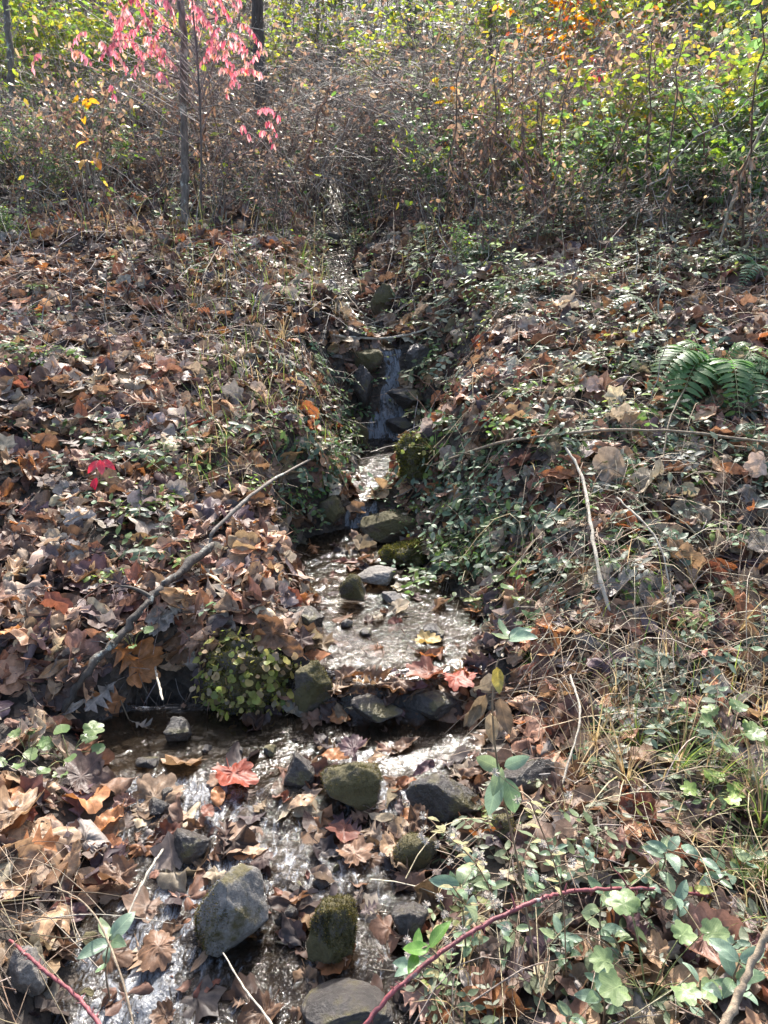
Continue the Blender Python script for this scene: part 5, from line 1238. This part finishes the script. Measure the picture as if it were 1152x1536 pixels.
# bright single-stem accents: drooping yellow and orange sprigs in the upper brush
def accent(label, px, py, y, n, ls, cols, name='yellow_sprig', spread=22):
    q = at(px + J(-10, 10), py + 170, 0, False); yk = q[1] - .1; top = P(px, py, yk); r = empty(name, q, label, 'plant'); g = Geo(); f = Geo()
    s = spline([q, (q + top) / 2 + np.array([J(-.1, .1), 0, 0]), top], 14) - q; g.tubes(s[None], np.linspace(.005, .0015, 14)[None], 4, (.14, .09, .07))
    Q = branchlets(s[None], 8, .16, .75); g.tubes(Q, np.full((8, 5), .001), 3, (.15, .1, .07)); leaves_on(f, Q, n, ls, cols, [1] * len(cols), BIG[:2], .5)
    g.build('stem', M_STEM, r); f.build('foliage', M_GRN, r)
accent('sprig with orange and yellow leaves above the stream on its right', 665, 115, 6, 2, .09, [(.55, .32, .05), (.50, .22, .05), (.36, .40, .06)])
accent('sprig with yellow green leaves beside the bare grey shrubs', 600, 185, 6, 1, .07, [(.36, .42, .06), (.44, .44, .08)])
accent('sprig with golden leaves at the top left of the stream', 415, 45, 6, 2, .08, [(.46, .44, .06), (.36, .40, .06)])
accent('dead stem carrying two orange leaves on the left slope', 120, 195, 6, 1, .10, [(.58, .30, .07), (.50, .22, .06)], 'orange_leaved_sapling')
accent('dead stem with a hanging orange leaf in the upper left brush', 135, 135, 6, 1, .09, [(.58, .32, .07)], 'orange_leaved_sapling')
accent('orange leaved sprig in the middle of the upper right brush', 845, 45, 6, 3, .10, [(.62, .22, .04), (.58, .28, .05)], 'orange_leaved_sapling')
accent('red leaved sprig beside the orange shrubs', 890, 85, 6, 3, .07, [(.50, .08, .10), (.55, .16, .14)], 'red_leaved_sapling')
accent('yellow leaved sprig in the upper right corner', 1120, 70, 6, 3, .09, [(.44, .42, .06), (.30, .38, .06)])
accent('green leaved sprig at the right edge of the brush', 1100, 190, 6, 2, .08, [(.28, .38, .06), (.20, .32, .06)])
accent('bright green sprig at the top right edge', 1085, 30, 6, 3, .09, [(.16, .30, .06), (.22, .34, .06)])

# ------------------------------------------------------------------ unique labels from what each thing lies next to
LM = [(348, 1350, 'the largest grey stone'), (505, 1385, 'the moss coated upright stone'), (665, 1195, 'the long dark stone'), (370, 1005, 'the leafy mound'), (580, 935, 'the glittering pool'), (260, 1115, 'the dark pool'),
      (200, 985, 'the rotten branch'), (140, 882, 'the thin forked twig'), (400, 790, 'the straight grey stick'), (150, 700, 'the red sprig'), (575, 600, 'the waterfall'), (592, 787, 'the flat boulder'), (875, 810, 'the whitish bent stick'),
      (1065, 580, 'the large dark fern'), (278, 240, 'the lichened trunk'), (270, 40, 'the pink leaved shrub'), (395, 170, 'the dark trunk'), (620, 515, 'the bridging stick'), (510, 400, 'the upper cascade'), (850, 1345, 'the crimson cane'),
      (1058, 1425, 'the large pinkish red leaf'), (1020, 1238, 'the large holed leaf'), (58, 1268, 'the largest golden leaf'), (1085, 1120, 'the mint plant'), (1045, 828, 'the small fern frond'), (745, 1160, 'the tall sprout'), (845, 60, 'the orange sprig'),
      (1000, 270, 'the pale pole'), (1120, 70, 'the yellow corner sprig'), (530, 887, 'the upright mossy stone'), (470, 1035, 'the squared mossy stone'), (690, 1030, 'the red leaf on the lip'), (60, 130, 'the corner trunk'), (770, 340, 'the tallest weed stalks'), (900, 690, 'the level brown stem')]
bpy.context.view_layer.update()
seen = {}
for o, lb in LABELED:
    w = o.matrix_world.translation; px, py = proj((w.x, w.y, w.z))
    d = [((px - a) ** 2 + ((py - b) * 1.2) ** 2, c, a, b) for a, b, c in LM]; d.sort(); dd, c, a, b = d[0]; dist = math.sqrt(dd)
    dx, dy = px - a, py - b
    rel = ('left of ' if dx < 0 else 'right of ') if abs(dx) > 1.6 * abs(dy) else ('above ' if dy < 0 else 'below ') if abs(dy) > 1.6 * abs(dx) else ('up left of ' if dx < 0 else 'up right of ') if dy < 0 else ('down left of ' if dx < 0 else 'down right of ')
    how = 'close ' if dist < 70 else '' if dist < 150 else 'well '
    t = lb + ' ' + how + rel + c
    seen.setdefault(t, []).append((py, px, o))
ORD = ['topmost', 'second from top', 'third from top', 'fourth from top', 'fifth from top', 'sixth from top', 'seventh from top', 'eighth from top', 'ninth from top']
for t, L_ in seen.items():
    L_.sort(key=lambda v: v[0])
    for k, (_, _, o) in enumerate(L_):
        if len(L_) == 1: s = t
        elif len(L_) == 2: s = ('upper ', 'lower ')[k] + t
        elif k == len(L_) - 1: s = t + ', lowest one'
        else: s = t + ', ' + (ORD[k] if k < len(ORD) else 'number %d from top' % (k + 1))
        o['label'] = ' '.join(s.split()[:16])

# ------------------------------------------------------------------ light, sky, camera
SUN_EL, SUN_AZ = math.radians(47), math.radians(4)     # ahead of the camera, a little to the right
sd = bpy.data.lights.new('sun', 'SUN'); sd.energy = 3.7; sd.angle = math.radians(.53); sd.color = (1, .95, .88)
so = bpy.data.objects.new('sun', sd); COL.objects.link(so)
dirv = Vector((math.sin(SUN_AZ) * math.cos(SUN_EL), math.cos(SUN_AZ) * math.cos(SUN_EL), math.sin(SUN_EL)))
so.rotation_euler = (-dirv).to_track_quat('-Z', 'Y').to_euler(); so.location = (0, 20, 25)
w = bpy.data.worlds.new('World'); SC.world = w; w.use_nodes = True; nt = w.node_tree
sky = nt.nodes.new('ShaderNodeTexSky'); sky.sky_type = 'NISHITA'; sky.sun_disc = False; sky.sun_elevation = SUN_EL; sky.sun_rotation = SUN_AZ; sky.dust_density = 4.0; sky.air_density = 1.0
bg = nt.nodes['Background']; nt.links.new(sky.outputs[0], bg.inputs[0]); bg.inputs[1].default_value = .15
cd = bpy.data.cameras.new('camera'); co = bpy.data.objects.new('camera', cd); COL.objects.link(co); SC.camera = co
co.location = (0, 0, CAMZ); co.rotation_euler = (math.radians(90 - 17), 0, 0); cd.sensor_fit = 'VERTICAL'; cd.sensor_height = 36; cd.sensor_width = 27; cd.lens = 18 / .6656; cd.clip_end = 300; cd.clip_start = .05
SC.view_settings.view_transform = 'Standard'; SC.view_settings.look = 'None'; SC.view_settings.exposure = 1.6; SC.view_settings.gamma = 1
SC.render.resolution_x = 768; SC.render.resolution_y = 1024
try:
    SC.cycles.max_bounces = 8; SC.cycles.transparent_max_bounces = 8; SC.cycles.diffuse_bounces = 3; SC.cycles.glossy_bounces = 3
except Exception: pass
